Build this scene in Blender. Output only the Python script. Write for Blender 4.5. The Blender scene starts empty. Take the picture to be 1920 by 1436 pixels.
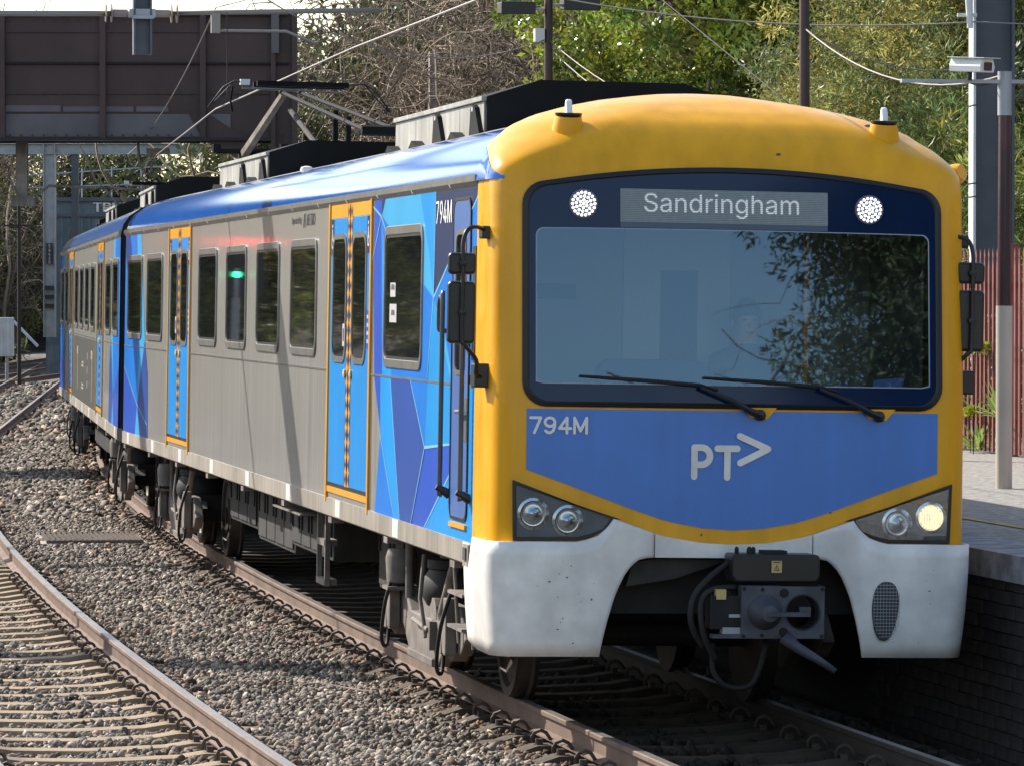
import bpy, bmesh, math, random
import numpy as np
from mathutils import Vector, Matrix
random.seed(7); RNG = np.random.default_rng(7)
PI = math.pi
sc = bpy.context.scene
col = sc.collection

# ------------------------------------------------------------------ camera, sky, sun, exposure
cam_d = bpy.data.cameras.new("camera"); cam = bpy.data.objects.new("camera", cam_d); col.objects.link(cam)
cam_d.sensor_width = 36.0; cam_d.lens = 36.0*8400/1920; cam_d.clip_start = 0.5; cam_d.clip_end = 3000
YAW = math.radians(10.17); PIT = math.atan(162/8400)
cam.location = (-6.22, -27.05, 2.73)
cam.rotation_euler = (PI/2 - PIT, 0, -YAW)
sc.camera = cam

SUN = Vector((-1.0, 1.14, 1.12)).normalized()
world = bpy.data.worlds.new("World"); sc.world = world; world.use_nodes = True
wn = world.node_tree.nodes; wl = world.node_tree.links
bg = wn["Background"]; sky = wn.new("ShaderNodeTexSky"); sky.sky_type = 'NISHITA'; sky.sun_disc = False
sky.sun_elevation = math.asin(SUN.z); sky.sun_rotation = math.atan2(SUN.x, SUN.y)
sky.air_density = 1.0; sky.dust_density = 0.9; sky.ozone_density = 1.0
wb = wn.new('ShaderNodeVectorMath'); wb.operation = 'MULTIPLY'; wb.inputs[1].default_value = (1.12, 1.02, .90)   # camera white balance, even over the whole sky
wl.new(sky.outputs[0], wb.inputs[0]); wl.new(wb.outputs[0], bg.inputs[0]); bg.inputs[1].default_value = 0.15
sun_d = bpy.data.lights.new("sun", 'SUN'); sun = bpy.data.objects.new("sun", sun_d); col.objects.link(sun)
sun_d.energy = 4.0; sun_d.angle = math.radians(0.53); sun_d.color = (1.0, 0.94, 0.85)
sun.rotation_euler = SUN.to_track_quat('Z', 'Y').to_euler()
sc.view_settings.view_transform = 'Standard'; sc.view_settings.look = 'None'
sc.view_settings.exposure = 0.84; sc.view_settings.gamma = 1.0
sc.render.engine = 'CYCLES'
sc.cycles.max_bounces = 6; sc.cycles.transparent_max_bounces = 12
sc.cycles.caustics_reflective = False; sc.cycles.caustics_refractive = False
sc.cycles.use_denoising = True

# ------------------------------------------------------------------ helpers
def srgb(r, g, b):
    f = lambda c: (c/255/12.92) if c/255 <= .04045 else ((c/255+.055)/1.055)**2.4
    return (f(r), f(g), f(b), 1)

MATS = {}
def mat(name, c, rough=.5, metal=0., var=.0, scale=2., bump=0., bscale=60., coat=0., streak=0., emit=0., ecol=None, spec=.5, attr=False, sscale=(14, 14, .5), transl=0., rvar=0., bmap=None):
    if name in MATS: return MATS[name]
    if len(c) == 3: c = (*c, 1)
    m = bpy.data.materials.new(name); m.use_nodes = True; MATS[name] = m
    nt = m.node_tree; N = nt.nodes; L = nt.links; b = N["Principled BSDF"]
    b.inputs['Base Color'].default_value = c; b.inputs['Roughness'].default_value = rough; b.inputs['Metallic'].default_value = metal
    b.inputs['Coat Weight'].default_value = coat; b.inputs['Coat Roughness'].default_value = .08; b.inputs['Specular IOR Level'].default_value = spec
    if emit: b.inputs['Emission Color'].default_value = ecol or c; b.inputs['Emission Strength'].default_value = emit
    out = None; tc = N.new("ShaderNodeTexCoord")
    def noise(s, det=4, vec=None):
        n = N.new("ShaderNodeTexNoise"); n.inputs['Scale'].default_value = s; n.inputs['Detail'].default_value = det
        L.new(vec or tc.outputs['Object'], n.inputs['Vector']); return n
    if attr:
        a = N.new("ShaderNodeAttribute"); a.attribute_name = "Col"; mx = N.new("ShaderNodeMix"); mx.data_type = 'RGBA'; mx.blend_type = 'MULTIPLY'; mx.inputs[0].default_value = 1
        mx.inputs[6].default_value = c; L.new(a.outputs['Color'], mx.inputs[7]); out = mx.outputs[2]
    def mul(prev, fac_out, lo, hi, f0=.35, f1=.65):
        r = N.new("ShaderNodeMapRange"); r.inputs[1].default_value = f0; r.inputs[2].default_value = f1; r.inputs[3].default_value = lo; r.inputs[4].default_value = hi
        L.new(fac_out, r.inputs[0])
        v = N.new("ShaderNodeVectorMath"); v.operation = 'SCALE'
        if prev is None: v.inputs[0].default_value = c[:3]
        else: L.new(prev, v.inputs[0])
        L.new(r.outputs[0], v.inputs['Scale']); return v.outputs[0]
    if var: out = mul(out, noise(scale).outputs[0], 1-var, 1+var)
    if streak:
        mp = N.new("ShaderNodeMapping"); mp.inputs['Scale'].default_value = sscale; L.new(tc.outputs['Object'], mp.inputs[0])
        out = mul(out, noise(1., 6, mp.outputs[0]).outputs[0], 1-streak, 1+streak*.4)
    if out is not None: L.new(out, b.inputs['Base Color'])
    if rvar:
        r = N.new("ShaderNodeMapRange"); r.inputs[1].default_value = .3; r.inputs[2].default_value = .7; r.inputs[3].default_value = max(.02, rough-rvar); r.inputs[4].default_value = min(1, rough+rvar)
        L.new(noise(scale*3, 5).outputs[0], r.inputs[0]); L.new(r.outputs[0], b.inputs['Roughness'])
    if bump:
        bp = N.new("ShaderNodeBump"); bp.inputs['Strength'].default_value = bump; bp.inputs['Distance'].default_value = .02
        bv = None
        if bmap: bq = N.new('ShaderNodeMapping'); bq.inputs['Scale'].default_value = bmap; L.new(tc.outputs['Object'], bq.inputs[0]); bv = bq.outputs[0]
        L.new(noise(bscale, 5 if not bmap else 2, bv).outputs[0], bp.inputs['Height']); L.new(bp.outputs[0], b.inputs['Normal']); L.new(bp.outputs[0], b.inputs['Coat Normal'])
    if transl:
        tr = N.new("ShaderNodeBsdfTranslucent"); ms = N.new("ShaderNodeMixShader"); ms.inputs[0].default_value = transl
        if out is not None: L.new(out, tr.inputs[0])
        else: tr.inputs[0].default_value = c
        L.new(b.outputs[0], ms.inputs[1]); L.new(tr.outputs[0], ms.inputs[2]); L.new(ms.outputs[0], N["Material Output"].inputs[0])
    return m

def glassmat(name, tint, refl, rcol=(1, 1, 1, 1), wob=0.):
    m = bpy.data.materials.new(name); m.use_nodes = True; MATS[name] = m; nt = m.node_tree; N = nt.nodes; L = nt.links
    N.remove(N["Principled BSDF"]); t = N.new("ShaderNodeBsdfTransparent"); t.inputs[0].default_value = tint
    g = N.new("ShaderNodeBsdfGlossy"); g.inputs['Roughness'].default_value = .01; g.inputs[0].default_value = rcol
    lw = N.new("ShaderNodeFresnel"); lw.inputs[0].default_value = 1.5
    r = N.new("ShaderNodeMapRange"); r.inputs[1].default_value = .04; r.inputs[2].default_value = 1; r.inputs[3].default_value = refl; r.inputs[4].default_value = 1
    ms = N.new("ShaderNodeMixShader"); L.new(lw.outputs[0], r.inputs[0]); L.new(r.outputs[0], ms.inputs[0]); L.new(t.outputs[0], ms.inputs[1]); L.new(g.outputs[0], ms.inputs[2])
    L.new(ms.outputs[0], N["Material Output"].inputs[0]); return m

class MB:
    def __init__(s): s.v = []; s.f = []; s.m = []
    def face(s, pts, mi=0):
        n = len(s.v); s.v += [tuple(p) for p in pts]; s.f.append(tuple(range(n, n+len(pts)))); s.m.append(mi); return s
    def box(s, x0, x1, y0, y1, z0, z1, mi=0):
        n = len(s.v); s.v += [(x, y, z) for z in (z0, z1) for y in (y0, y1) for x in (x0, x1)]
        for q in ((0, 2, 3, 1), (4, 5, 7, 6), (0, 1, 5, 4), (2, 6, 7, 3), (0, 4, 6, 2), (1, 3, 7, 5)): s.f.append(tuple(n+i for i in q)); s.m.append(mi)
        return s
    def prism(s, poly, ax, a, b, mi=0, caps=True):
        P = {'x': lambda p, t: (t, p[0], p[1]), 'y': lambda p, t: (p[0], t, p[1]), 'z': lambda p, t: (p[0], p[1], t)}[ax]
        k = len(poly); n = len(s.v); s.v += [P(p, a) for p in poly]+[P(p, b) for p in poly]
        for i in range(k): s.f.append((n+i, n+(i+1) % k, n+k+(i+1) % k, n+k+i)); s.m.append(mi)
        if caps: s.f += [tuple(range(n, n+k)), tuple(range(n+k, n+2*k))]; s.m += [mi, mi]
        return s
    def ring(s, outer, inner, ax, a, b, mi=0):
        P = {'x': lambda p, t: (t, p[0], p[1]), 'y': lambda p, t: (p[0], t, p[1]), 'z': lambda p, t: (p[0], p[1], t)}[ax]
        k = len(outer); n = len(s.v); s.v += [P(p, t) for t in (a, b) for q in (outer, inner) for p in q]
        for i in range(k):
            j = (i+1) % k
            for A, B in ((0, k), (2*k, 3*k), (0, 2*k), (k, 3*k)): s.f.append((n+A+i, n+A+j, n+B+j, n+B+i)); s.m.append(mi)
        return s
    def tube(s, pts, r, n=6, mi=0, caps=True):
        pts = [Vector(p) for p in pts]; base = len(s.v); rs = r if isinstance(r, (list, tuple)) else [r]*len(pts)
        u = None
        for i, p in enumerate(pts):
            d = (pts[min(i+1, len(pts)-1)]-pts[max(i-1, 0)]).normalized()
            if u is None: u = d.orthogonal().normalized()
            u = (u-d*u.dot(d)).normalized(); w = d.cross(u)
            for k in range(n):
                a = 2*PI*k/n; s.v.append(tuple(p+(u*math.cos(a)+w*math.sin(a))*rs[i]))
        for i in range(len(pts)-1):
            for k in range(n): s.f.append((base+i*n+k, base+i*n+(k+1) % n, base+(i+1)*n+(k+1) % n, base+(i+1)*n+k)); s.m.append(mi)
        if caps: s.f += [tuple(base+k for k in range(n)), tuple(base+(len(pts)-1)*n+k for k in range(n))]; s.m += [mi, mi]
        return s
    def cyl(s, p0, p1, r0, r1=None, n=14, mi=0): return s.tube([p0, p1], [r0, r0 if r1 is None else r1], n, mi)
    def lathe(s, o, d, prof, n=20, mi=0, caps=True):
        d = Vector(d).normalized(); o = Vector(o); base = len(s.v); u = d.orthogonal().normalized(); w = d.cross(u)
        for (h, r) in prof:
            for k in range(n): a = 2*PI*k/n; s.v.append(tuple(o+d*h+(u*math.cos(a)+w*math.sin(a))*r))
        for i in range(len(prof)-1):
            for k in range(n): s.f.append((base+i*n+k, base+i*n+(k+1) % n, base+(i+1)*n+(k+1) % n, base+(i+1)*n+k)); s.m.append(mi)
        if caps: s.f += [tuple(base+k for k in range(n)), tuple(base+(len(prof)-1)*n+k for k in range(n))]; s.m += [mi, mi]
        return s
    def grid(s, rows, mi=0):
        n = len(s.v); w = len(rows[0])
        for r in rows: s.v += [tuple(p) for p in r]
        for i in range(len(rows)-1):
            for j in range(w-1):
                s.f.append((n+i*w+j, n+i*w+j+1, n+(i+1)*w+j+1, n+(i+1)*w+j)); s.m.append(mi(i, j) if callable(mi) else mi)
        return s
    def mesh(s, name, mats, smooth=False, weld=False):
        me = bpy.data.meshes.new(name); me.from_pydata(s.v, [], s.f)
        for m in (mats if isinstance(mats, (list, tuple)) else [mats]): me.materials.append(MATS[m] if isinstance(m, str) else m)
        me.polygons.foreach_set('material_index', s.m)
        bm = bmesh.new(); bm.from_mesh(me)
        if weld: bmesh.ops.remove_doubles(bm, verts=bm.verts, dist=1e-4)
        bmesh.ops.recalc_face_normals(bm, faces=bm.faces); bm.to_mesh(me); bm.free()
        if smooth: me.polygons.foreach_set('use_smooth', [True]*len(me.polygons)); 
        me.update(); return me
    def build(s, name, mats, parent=None, smooth=False, bevel=0., weld=False, autos=None, loc=None):
        me = s.mesh(name, mats, smooth or autos is not None, weld)
        if autos is not None: me.set_sharp_from_angle(angle=math.radians(autos))
        o = bpy.data.objects.new(name, me); col.objects.link(o)
        if parent: o.parent = parent
        if loc: o.location = loc
        if bevel:
            b = o.modifiers.new("bevel", 'BEVEL'); b.width = bevel; b.segments = 2; b.limit_method = 'ANGLE'; b.angle_limit = math.radians(40)
        return o

def npmesh(name, V, Fq, m, colr=None, smooth=False):
    me = bpy.data.meshes.new(name); n, k = Fq.shape
    me.vertices.add(len(V)); me.vertices.foreach_set('co', np.ascontiguousarray(V, np.float32).ravel())
    me.loops.add(n*k); me.loops.foreach_set('vertex_index', np.ascontiguousarray(Fq, np.int32).ravel())
    me.polygons.add(n); me.polygons.foreach_set('loop_start', np.arange(0, n*k, k, dtype=np.int32))
    if colr is not None:
        a = me.color_attributes.new("Col", 'FLOAT_COLOR', 'POINT'); c4 = np.ones((len(V), 4), np.float32); c4[:, :3] = colr; a.data.foreach_set('color', c4.ravel())
    me.update(); me.validate()
    me.materials.append(MATS[m] if isinstance(m, str) else m)
    if smooth: me.polygons.foreach_set('use_smooth', [True]*n)
    return me
def link(name, me, parent=None, loc=None, rot=None, scale=None):
    o = bpy.data.objects.new(name, me); col.objects.link(o)
    if parent: o.parent = parent
    if loc is not None: o.location = loc
    if rot is not None: o.rotation_euler = rot
    if scale is not None: o.scale = scale if isinstance(scale, (tuple, list)) else (scale,)*3
    return o
def tag(o, label=None, cat=None, group=None, kind=None):
    if label: o['label'] = label
    if cat: o['category'] = cat
    if group: o['group'] = group
    if kind: o['kind'] = kind
    return o
def thing(name, label, cat, loc=(0, 0, 0), rot=(0, 0, 0), group=None):
    o = bpy.data.objects.new(name, None); col.objects.link(o); o.location = loc; o.rotation_euler = rot; o.empty_display_size = .3
    return tag(o, label, cat, group)
def copy_tree(o, parent=None):
    c = o.copy(); col.objects.link(c); c.parent = parent
    for ch in list(o.children): copy_tree(ch, c)
    return c
try: FONT = bpy.data.fonts.load(bpy.utils.system_resource('DATAFILES')+"/fonts/Inter.woff2")
except Exception: FONT = None
def text(name, body, m, parent, loc, rot, h, w=None, ext=.001, align='LEFT', bold=0.):
    cu = bpy.data.curves.new(name, 'FONT'); cu.body = body; cu.size = h/.72; cu.extrude = 0 if bold else ext; cu.align_x = align; cu.resolution_u = 5
    if FONT: cu.font = FONT
    o = bpy.data.objects.new(name, cu); col.objects.link(o); bpy.context.view_layer.update()
    me = bpy.data.meshes.new_from_object(o.evaluated_get(bpy.context.evaluated_depsgraph_get())); bpy.data.objects.remove(o); bpy.data.curves.remove(cu)
    if bold:
        vs = [tuple(v.co) for v in me.vertices]; fs = [tuple(p.vertices) for p in me.polygons]; n = len(vs); V = []; F_ = []
        for k, dx in enumerate((-bold, 0, bold)): V += [(x+dx, y, z+.0006*k) for x, y, z in vs]; F_ += [tuple(i+k*n for i in f) for f in fs]
        me = bpy.data.meshes.new(name); me.from_pydata(V, [], F_)
    me.materials.clear(); me.materials.append(MATS[m]); me.polygons.foreach_set('material_index', [0]*len(me.polygons))
    ym_ = max(v.co.y for v in me.vertices)
    for v in me.vertices: v.co.y *= h/ym_
    if w:
        xs_ = [v.co.x for v in me.vertices]; k = w/(max(xs_)-min(xs_)); x0 = min(xs_)
        for v in me.vertices: v.co.x = (v.co.x-x0)*k
    return link(name, me, parent, loc, rot)
def rrect(a0, a1, b0, b1, r, n=4):
    P = []
    for cx, cy, s in ((a1-r, b1-r, 0), (a0+r, b1-r, 1), (a0+r, b0+r, 2), (a1-r, b0+r, 3)):
        for i in range(n+1): t = (s+i/n)*PI/2; P.append((cx+r*math.cos(t), cy+r*math.sin(t)))
    return P
def circ(cx, cy, r, n=20): return [(cx+r*math.cos(2*PI*i/n), cy+r*math.sin(2*PI*i/n)) for i in range(n)]
def lerp(a, b, t): return a+(b-a)*t
def interp(x, xs, ys): return float(np.interp(x, xs, ys))

def cr(pts, n=5):                       # Catmull-Rom smoothing of a path
    P = [Vector(p) for p in pts]; P = [P[0]]+P+[P[-1]]; out = []
    for i in range(1, len(P)-2):
        for k in range(n):
            t = k/n; a, b, c, d = P[i-1:i+3]; out.append(.5*((2*b)+(c-a)*t+(2*a-5*b+4*c-d)*t*t+(3*b-a-3*c+d)*t**3))
    return out+[P[-2]]

# track centreline: arc that straightens at Y=65
RC = 520.
def xc(Y):
    f = lambda y: ((y-12.5)**2-72)/(2*RC)
    return f(Y) if Y < 65 else f(65)+(65-12.5)/RC*(Y-65)
def xs(Y): return (min(Y, 65)-12.5)/RC

# ------------------------------------------------------------------ materials
mat('steel', (.445, .432, .40), .30, .42, var=.04, scale=.8, coat=.30, streak=.17, sscale=(10, 22, .30), bump=.10, bscale=1., bmap=(1, 5, .35))
mat('steel_trim', (.25, .245, .23), .34, .6, var=.12, scale=5)
mat('solebar', (.38, .34, .285), .5, .3, var=.15, scale=1.5, streak=.2)
mat('roof_blue', (.010, .125, .50), .09, 0, var=.06, scale=1.2, coat=.0, spec=.45, streak=.08, sscale=(.4, 3, 3))
mat('roof_grey', (.25, .25, .25), .6, var=.2, scale=2)
mat('yellow', (.86, .405, .010), .34, 0, var=.06, scale=1.5, coat=.08, spec=.32, streak=.11, sscale=(7, 7, .6), rvar=.08)
mat('front_blue', (.028, .18, .60), .34, var=.06, scale=2, coat=.15, streak=.05)
mat('white_paint', (.85, .83, .79), .36, var=.10, scale=5, streak=.17, coat=.1, sscale=(2, 2, .6))
mat('white_dot', (.85, .85, .85), .5)
mat('door_blue', (.012, .27, .70), .3, var=.05, scale=1.5, spec=.3, coat=.05, streak=.06)
mat('cab_door', (.09, .19, .50), .34, .25, var=.08, coat=.2)
mat('orange', (.80, .36, .012), .35, var=.05, coat=.2)
mat('navy', (.012, .032, .12), .3, coat=.3, var=.05)
for n, c in dict(royal=(.016, .09, .54), lcyan=(.05, .40, .74), cyan=(.008, .31, .78), bright=(.004, .19, .68), sky_blue=(.008, .29, .70), deep=(.022, .08, .36), line=(.22, .55, .82)).items():
    mat('liv_'+n, c, .3, coat=.08, spec=.3, var=.06, scale=1.2, streak=.05)
mat('pane', (.010, .011, .012), .02, spec=.5)
mat('gasket', (.012, .012, .013), .4, bump=.1)
mat('black_plastic', (.014, .014, .015), .38, var=.2)
mat('rubber', (.015, .014, .013), .7, var=.25, scale=9)
mat('pod_grey', (.36, .35, .31), .62, var=.18, scale=2.5, streak=.22, sscale=(9, 9, 1))
mat('pod_black', (.010, .010, .011), .7, var=.25, spec=.15)
mat('under', (.036, .032, .029), .75, var=.3, scale=4, streak=.2)
mat('under_dark', (.018, .017, .017), .8, var=.3, scale=4)
mat('bogie', (.185, .16, .138), .72, var=.28, scale=5)
mat('wheel', (.055, .045, .04), .55, .4, var=.3, scale=5)
mat('chrome', (.75, .76, .78), .10, 1.)
mat('lens_grey', (.44, .48, .51), .22, var=.2, scale=6, coat=.8)
mat('lens_brown', (.25, .20, .14), .25, var=.3, scale=7, coat=.8)
mat('lamp_warm', (1, .85, .5), .3, emit=1.1, ecol=(1, .78, .42, 1), var=.5, scale=60)
mat('led', (1, 1, 1), .3, emit=1.2, ecol=(.93, .95, 1, 1))
mat('led_back', (.16, .16, .22), .35)
mat('sign_panel', (.30, .35, .37), .5, var=.06, scale=30)
mat('sign_text', (.72, .76, .77), .5, emit=.16, ecol=(.9, .95, 1, 1))
mat('frit', (.004, .017, .062), .05, spec=.25)
mat('interior', (.26, .27, .26), .7, var=.06)
mat('interior_dark', (.05, .05, .055), .7)
mat('seat', (.03, .05, .13), .8)
mat('paper', (.40, .40, .40), .7)
mat('skin', (.5, .30, .21), .6)
mat('coupler_grey', (.085, .09, .11), .55, .3, var=.25, scale=7)
mat('label_yellow', (.62, .46, .18), .5)
mat('rail_side', (.17, .115, .085), .75, .1, var=.2, scale=3, bump=.1)
mat('rail_shaded', (.05, .04, .034), .8, var=.2, scale=3)  # darker copy of rail_side: shade under the train put into the colour
mat('rail_top', (.36, .32, .29), .38, .6, var=.12, scale=1.5)
mat('sleeper', (.30, .225, .145), .9, var=.25, scale=3, bump=.3, bscale=70)
mat('rail_tube', (.12, .11, .10), .35, .5, var=.2)
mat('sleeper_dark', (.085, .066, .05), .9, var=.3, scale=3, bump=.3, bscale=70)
mat('clip', (.11, .085, .07), .7, .2, var=.3)
mat('ballast_bed', (.16, .135, .115), .95, var=.35, scale=9, bump=1., bscale=22)
mat('ballast', (.235, .202, .170), .9, attr=True)
mat('asphalt', (.31, .295, .265), .95, var=.30, scale=16, bump=.5, bscale=90)
mat('coping', (.27, .27, .28), .85, var=.35, scale=6, bump=.3)
mat('line_yellow', (.45, .30, .10), .8, var=.35, scale=12)
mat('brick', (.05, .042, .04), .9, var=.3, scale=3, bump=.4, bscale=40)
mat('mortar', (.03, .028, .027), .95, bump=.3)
mat('soil', (.07, .055, .04), .95, var=.4, scale=.7, bump=.8, bscale=3)
mat('maroon', (.27, .09, .072), .5, var=.12, scale=3)
mat('dark_maroon', (.060, .018, .022), .42, var=.2, scale=4, coat=.2)
mat('cream', (.56, .50, .42), .6, var=.08, streak=.1)
mat('galv', (.40, .42, .45), .5, .35, var=.12, scale=4)
mat('mast_grey', (.10, .11, .13), .6, var=.12, scale=2)
mat('mast_white', (.66, .69, .72), .6, var=.1, streak=.15)
mat('bridge', (.070, .036, .034), .55, var=.22, scale=.8, streak=.12, sscale=(1, 1, .3))
mat('bridge_patch', (.13, .115, .125), .55, var=.15, scale=1.5)
mat('bridge_dark', (.02, .014, .016), .6)
mat('wire', (.30, .27, .24), .5, .4)
mat('wire_dark', (.04, .037, .035), .6, .2)
mat('insulator', (.34, .27, .22), .35, var=.1)
mat('white_box', (.72, .72, .70), .5, var=.06)
mat('timber', (.30, .26, .22), .9, var=.3, scale=4, streak=.3)
mat('bark', (.105, .078, .058), .95, var=.3, scale=5)
mat('bare', (.21, .165, .125), .9, attr=True)
mat('leaf_gloss', (.215, .25, .04), .26, attr=True, transl=.36, spec=.6)
mat('leaf_olive', (.28, .29, .095), .5, attr=True, transl=.4)
mat('leaf_pine', (.21, .25, .07), .5, attr=True, transl=.36)
mat('leaf_dark', (.085, .095, .038), .5, attr=True, transl=.2)
mat('leaf_lime', (.42, .48, .03), .5, attr=True, transl=.3)
mat('shed', (.13, .17, .19), .7, var=.2, scale=1.5, streak=.2)
mat('signal_green', (.02, 1, .25), .3, emit=9, ecol=(.03, 1, .30, 1))
mat('signal_red', (1, .03, .03), .3, emit=12, ecol=(1, .04, .03, 1))
glassmat('windscreen_glass', (.72, .78, .84, 1), .125, (.50, .74, 1, 1))
glassmat('lens_glass', (.8, .84, .88, 1), .08)
# ------------------------------------------------------------------ ground, tracks, ballast
g = MB()
ys = list(range(-60, 120, 4))+list(range(120, 261, 20))+[400, 700]
g.grid([[(xc(y)+dx, y, dz) for dx, dz in ((-260, -.4), (-40, -.4), (-8.4, -.42), (-6.6, -.30), (-5.2, -.265), (-2.4, -.265), (-1.9, -.235), (-1.4, -.265), (1.5, -.27), (2.2, -.3), (60, -.4), (400, -.4))] for y in ys])
tag(g.build('ground', 'ballast_bed'), kind='structure')

RP = [(-.075, -.16), (.075, -.16), (.075, -.150), (.012, -.125), (.012, -.042), (.036, -.030), (.036, -.006), (.028, 0), (-.028, 0), (-.036, -.006), (-.036, -.030), (-.012, -.042), (-.012, -.125), (-.075, -.150)]
def make_rail(parent, path, dz=0., ms='rail_side'):
    m = MB(); rows = []
    for i, (x, y) in enumerate(path):
        a = Vector(path[min(i+1, len(path)-1)])-Vector(path[max(i-1, 0)]); a.normalize(); nx, ny = a.y, -a.x
        rows.append([(x+nx*p[0], y+ny*p[0], p[1]+dz) for p in RP+RP[:1]])
    m.grid(rows, lambda i, j: 1 if j == 7 else 0)
    return m.build('rail', [ms, 'rail_top'], parent, autos=25, weld=True)
SLP = [(-1.32, -.30), (-1.30, -.222), (-1.12, -.21), (-1.0, -.172), (-.66, -.172), (-.5, -.195), (0, -.21), (.5, -.195), (.66, -.172), (1.0, -.172), (1.12, -.21), (1.30, -.222), (1.32, -.30)]
def sleeper_mesh():
    m = MB(); m.grid([[(x, y*(1 if z > -.29 else 1), z if abs(y) < .12 else -.33) for x, z in SLP] for y in (-.145, -.105, .105, .145)]); return m.mesh('sleeper', 'sleeper')
def clip_mesh():
    m = MB(); m.tube([(-.02, .03, .012), (-.005, .035, .03), (.015, .03, .062), (.05, .02, .078), (.085, .0, .062), (.10, -.02, .03), (.098, -.035, .0)], .0125, 6); m.box(.035, .075, -.03, .03, -.02, .02); return m.mesh('rail_clip', 'clip', smooth=False)
SM = sleeper_mesh(); CM = clip_mesh(); SMD = SM.copy(); SMD.materials[0] = MATS['sleeper_dark']  # SMD: darker sleepers, grease plus the train's shade put into the colour
def make_track(name, label, off, y0, y1, sl0, sl1, clips, group, cant=0., SM=SM):
    t = thing(name, label, 'railway track', (0, 0, 0), group=group)
    Y = [y0+(y1-y0)*i/round((y1-y0)/2.) for i in range(round((y1-y0)/2.)+1)]
    for s in (-1, 1): make_rail(t, [(xc(y)+off+s*.836, y) for y in Y], -s*cant, 'rail_shaded' if cant and s > 0 else 'rail_side')
    y = sl0; i = 0
    while y < sl1:
        a = math.atan(xs(y)); s = link('sleeper', SM, t, (xc(y)+off, y, 0), (0, 0, -a))
        if y < clips:
            for px, rz in ((-.915, PI), (-.757, 0), (.757, PI), (.915, 0)): link('rail_clip', CM, s, (px, 0, -.155), (0, 0, rz+random.uniform(-.15, .15)))
        y += .67; i += 1
    return t
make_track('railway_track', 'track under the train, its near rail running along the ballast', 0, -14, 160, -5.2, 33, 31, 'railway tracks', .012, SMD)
make_track('railway_track', 'curved track beside the train with beige concrete sleepers and shiny rail', -3.83, -14, 160, -4.0, 22, 19, 'railway tracks')
def cross_track(label, pr):
    t = thing('railway_track', label, 'railway track', group='railway tracks')
    for (a, b) in pr:
        A, B = Vector(a), Vector(b); d = B-A; make_rail(t, [tuple(A-d*.6+d*2.2*i/6) for i in range(7)])
cross_track('far siding rails joining beside the hillside', [((5.35, 154.3), (9.92, 180)), ((4.74, 144.9), (8.97, 167.7))])
cross_track('far crossover rails cutting across in front of the hillside', [((3.73, 129), (7.89, 153.9)), ((3.02, 117.8), (6.31, 133.6))])

# ballast stones
ico = bmesh.new(); bmesh.ops.create_icosphere(ico, subdivisions=1, radius=1); IV = np.array([v.co[:] for v in ico.verts]); IF = np.array([[v.index for v in f.verts] for f in ico.faces]); ico.free()
def rot_mats(n):
    q = RNG.normal(size=(n, 4)); q /= np.linalg.norm(q, axis=1)[:, None]; w, x, y, z = q.T
    return np.stack([1-2*(y*y+z*z), 2*(x*y-z*w), 2*(x*z+y*w), 2*(x*y+z*w), 1-2*(x*x+z*z), 2*(y*z-x*w), 2*(x*z-y*w), 2*(y*z+x*w), 1-2*(x*x+y*y)], 1).reshape(-1, 3, 3)
xcv = np.vectorize(xc)
def stones(regions):
    Ps = []; Ss = []
    for (x0, x1, y0, y1, dens, s0, s1, z0, z1) in regions:
        n = int((x1-x0)*(y1-y0)*dens); x = RNG.uniform(x0, x1, n); y = RNG.uniform(y0, y1, n)
        z = RNG.uniform(z0, z1, n)+.028*np.exp(-((x+1.9)/.45)**2)+.02*np.sin(x*3.1+y*1.3)*np.sin(y*.9-x)
        for off in (0, -3.83):
            ph = np.abs((y-(-5.2 if off == 0 else -4.0)+.335) % .67-.335)
            on = (np.abs(x-off) < 1.30) & (ph < .135); z = np.where(on, z-.045-.07*(RNG.random(n) < .74), z)
            on = (np.abs(np.abs(x-off)-.836) < .10); z = np.where(on, z-.10, z)
        Ps.append(np.stack([x+xcv(y), y, z], 1)); Ss.append(RNG.uniform(s0, s1, n)*RNG.choice([.65, 1, 1, 1.35], n))
    P = np.concatenate(Ps); S = np.concatenate(Ss); n = len(P)
    V = IV[None]*(1+RNG.uniform(-.36, .36, (n, 12, 1)))*np.stack([RNG.uniform(.8, 1.4, n), RNG.uniform(.7, 1.1, n), RNG.uniform(.45, .85, n)], 1)[:, None, :]
    V = np.einsum('nij,nkj->nki', rot_mats(n), V)*S[:, None, None]+P[:, None, :]
    Fq = (IF[None]+12*np.arange(n)[:, None, None]).reshape(-1, 3)
    b = RNG.lognormal(-.16, .55, n); tint = np.stack([b*RNG.uniform(.95, 1.10, n), b, b*RNG.uniform(.86, 1.02, n)], 1)
    rs = RNG.random(n) < .05; tint[rs] *= np.array([1.15, .8, .66]); ux = P[:, 0]-xcv(P[:, 1]); dr = np.minimum(np.abs(np.abs(ux)-.836), np.abs(np.abs(ux+3.83)-.836)); st = np.exp(-(dr/.28)**2)[:, None]; tint = tint*(1-st*np.array([[.18, .36, .48]])); tint *= np.where((np.abs(ux) < .85) | (ux > .8), .07, 1.)[:, None]  # last factor: grease and the train's shade painted into the stones
    return V.reshape(-1, 3), Fq, np.repeat(np.clip(tint, .18, 2.3), 12, 0)
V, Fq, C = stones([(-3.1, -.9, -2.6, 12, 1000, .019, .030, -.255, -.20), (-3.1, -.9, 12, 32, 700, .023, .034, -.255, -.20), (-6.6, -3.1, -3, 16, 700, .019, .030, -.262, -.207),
                   (-.9, 1.6, -6, 8, 110, .03, .045, -.275, -.22), (-3.2, -.4, 32, 62, 190, .042, .062, -.25, -.2), (-6, 0, 62, 125, 28, .07, .11, -.25, -.19)])
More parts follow.
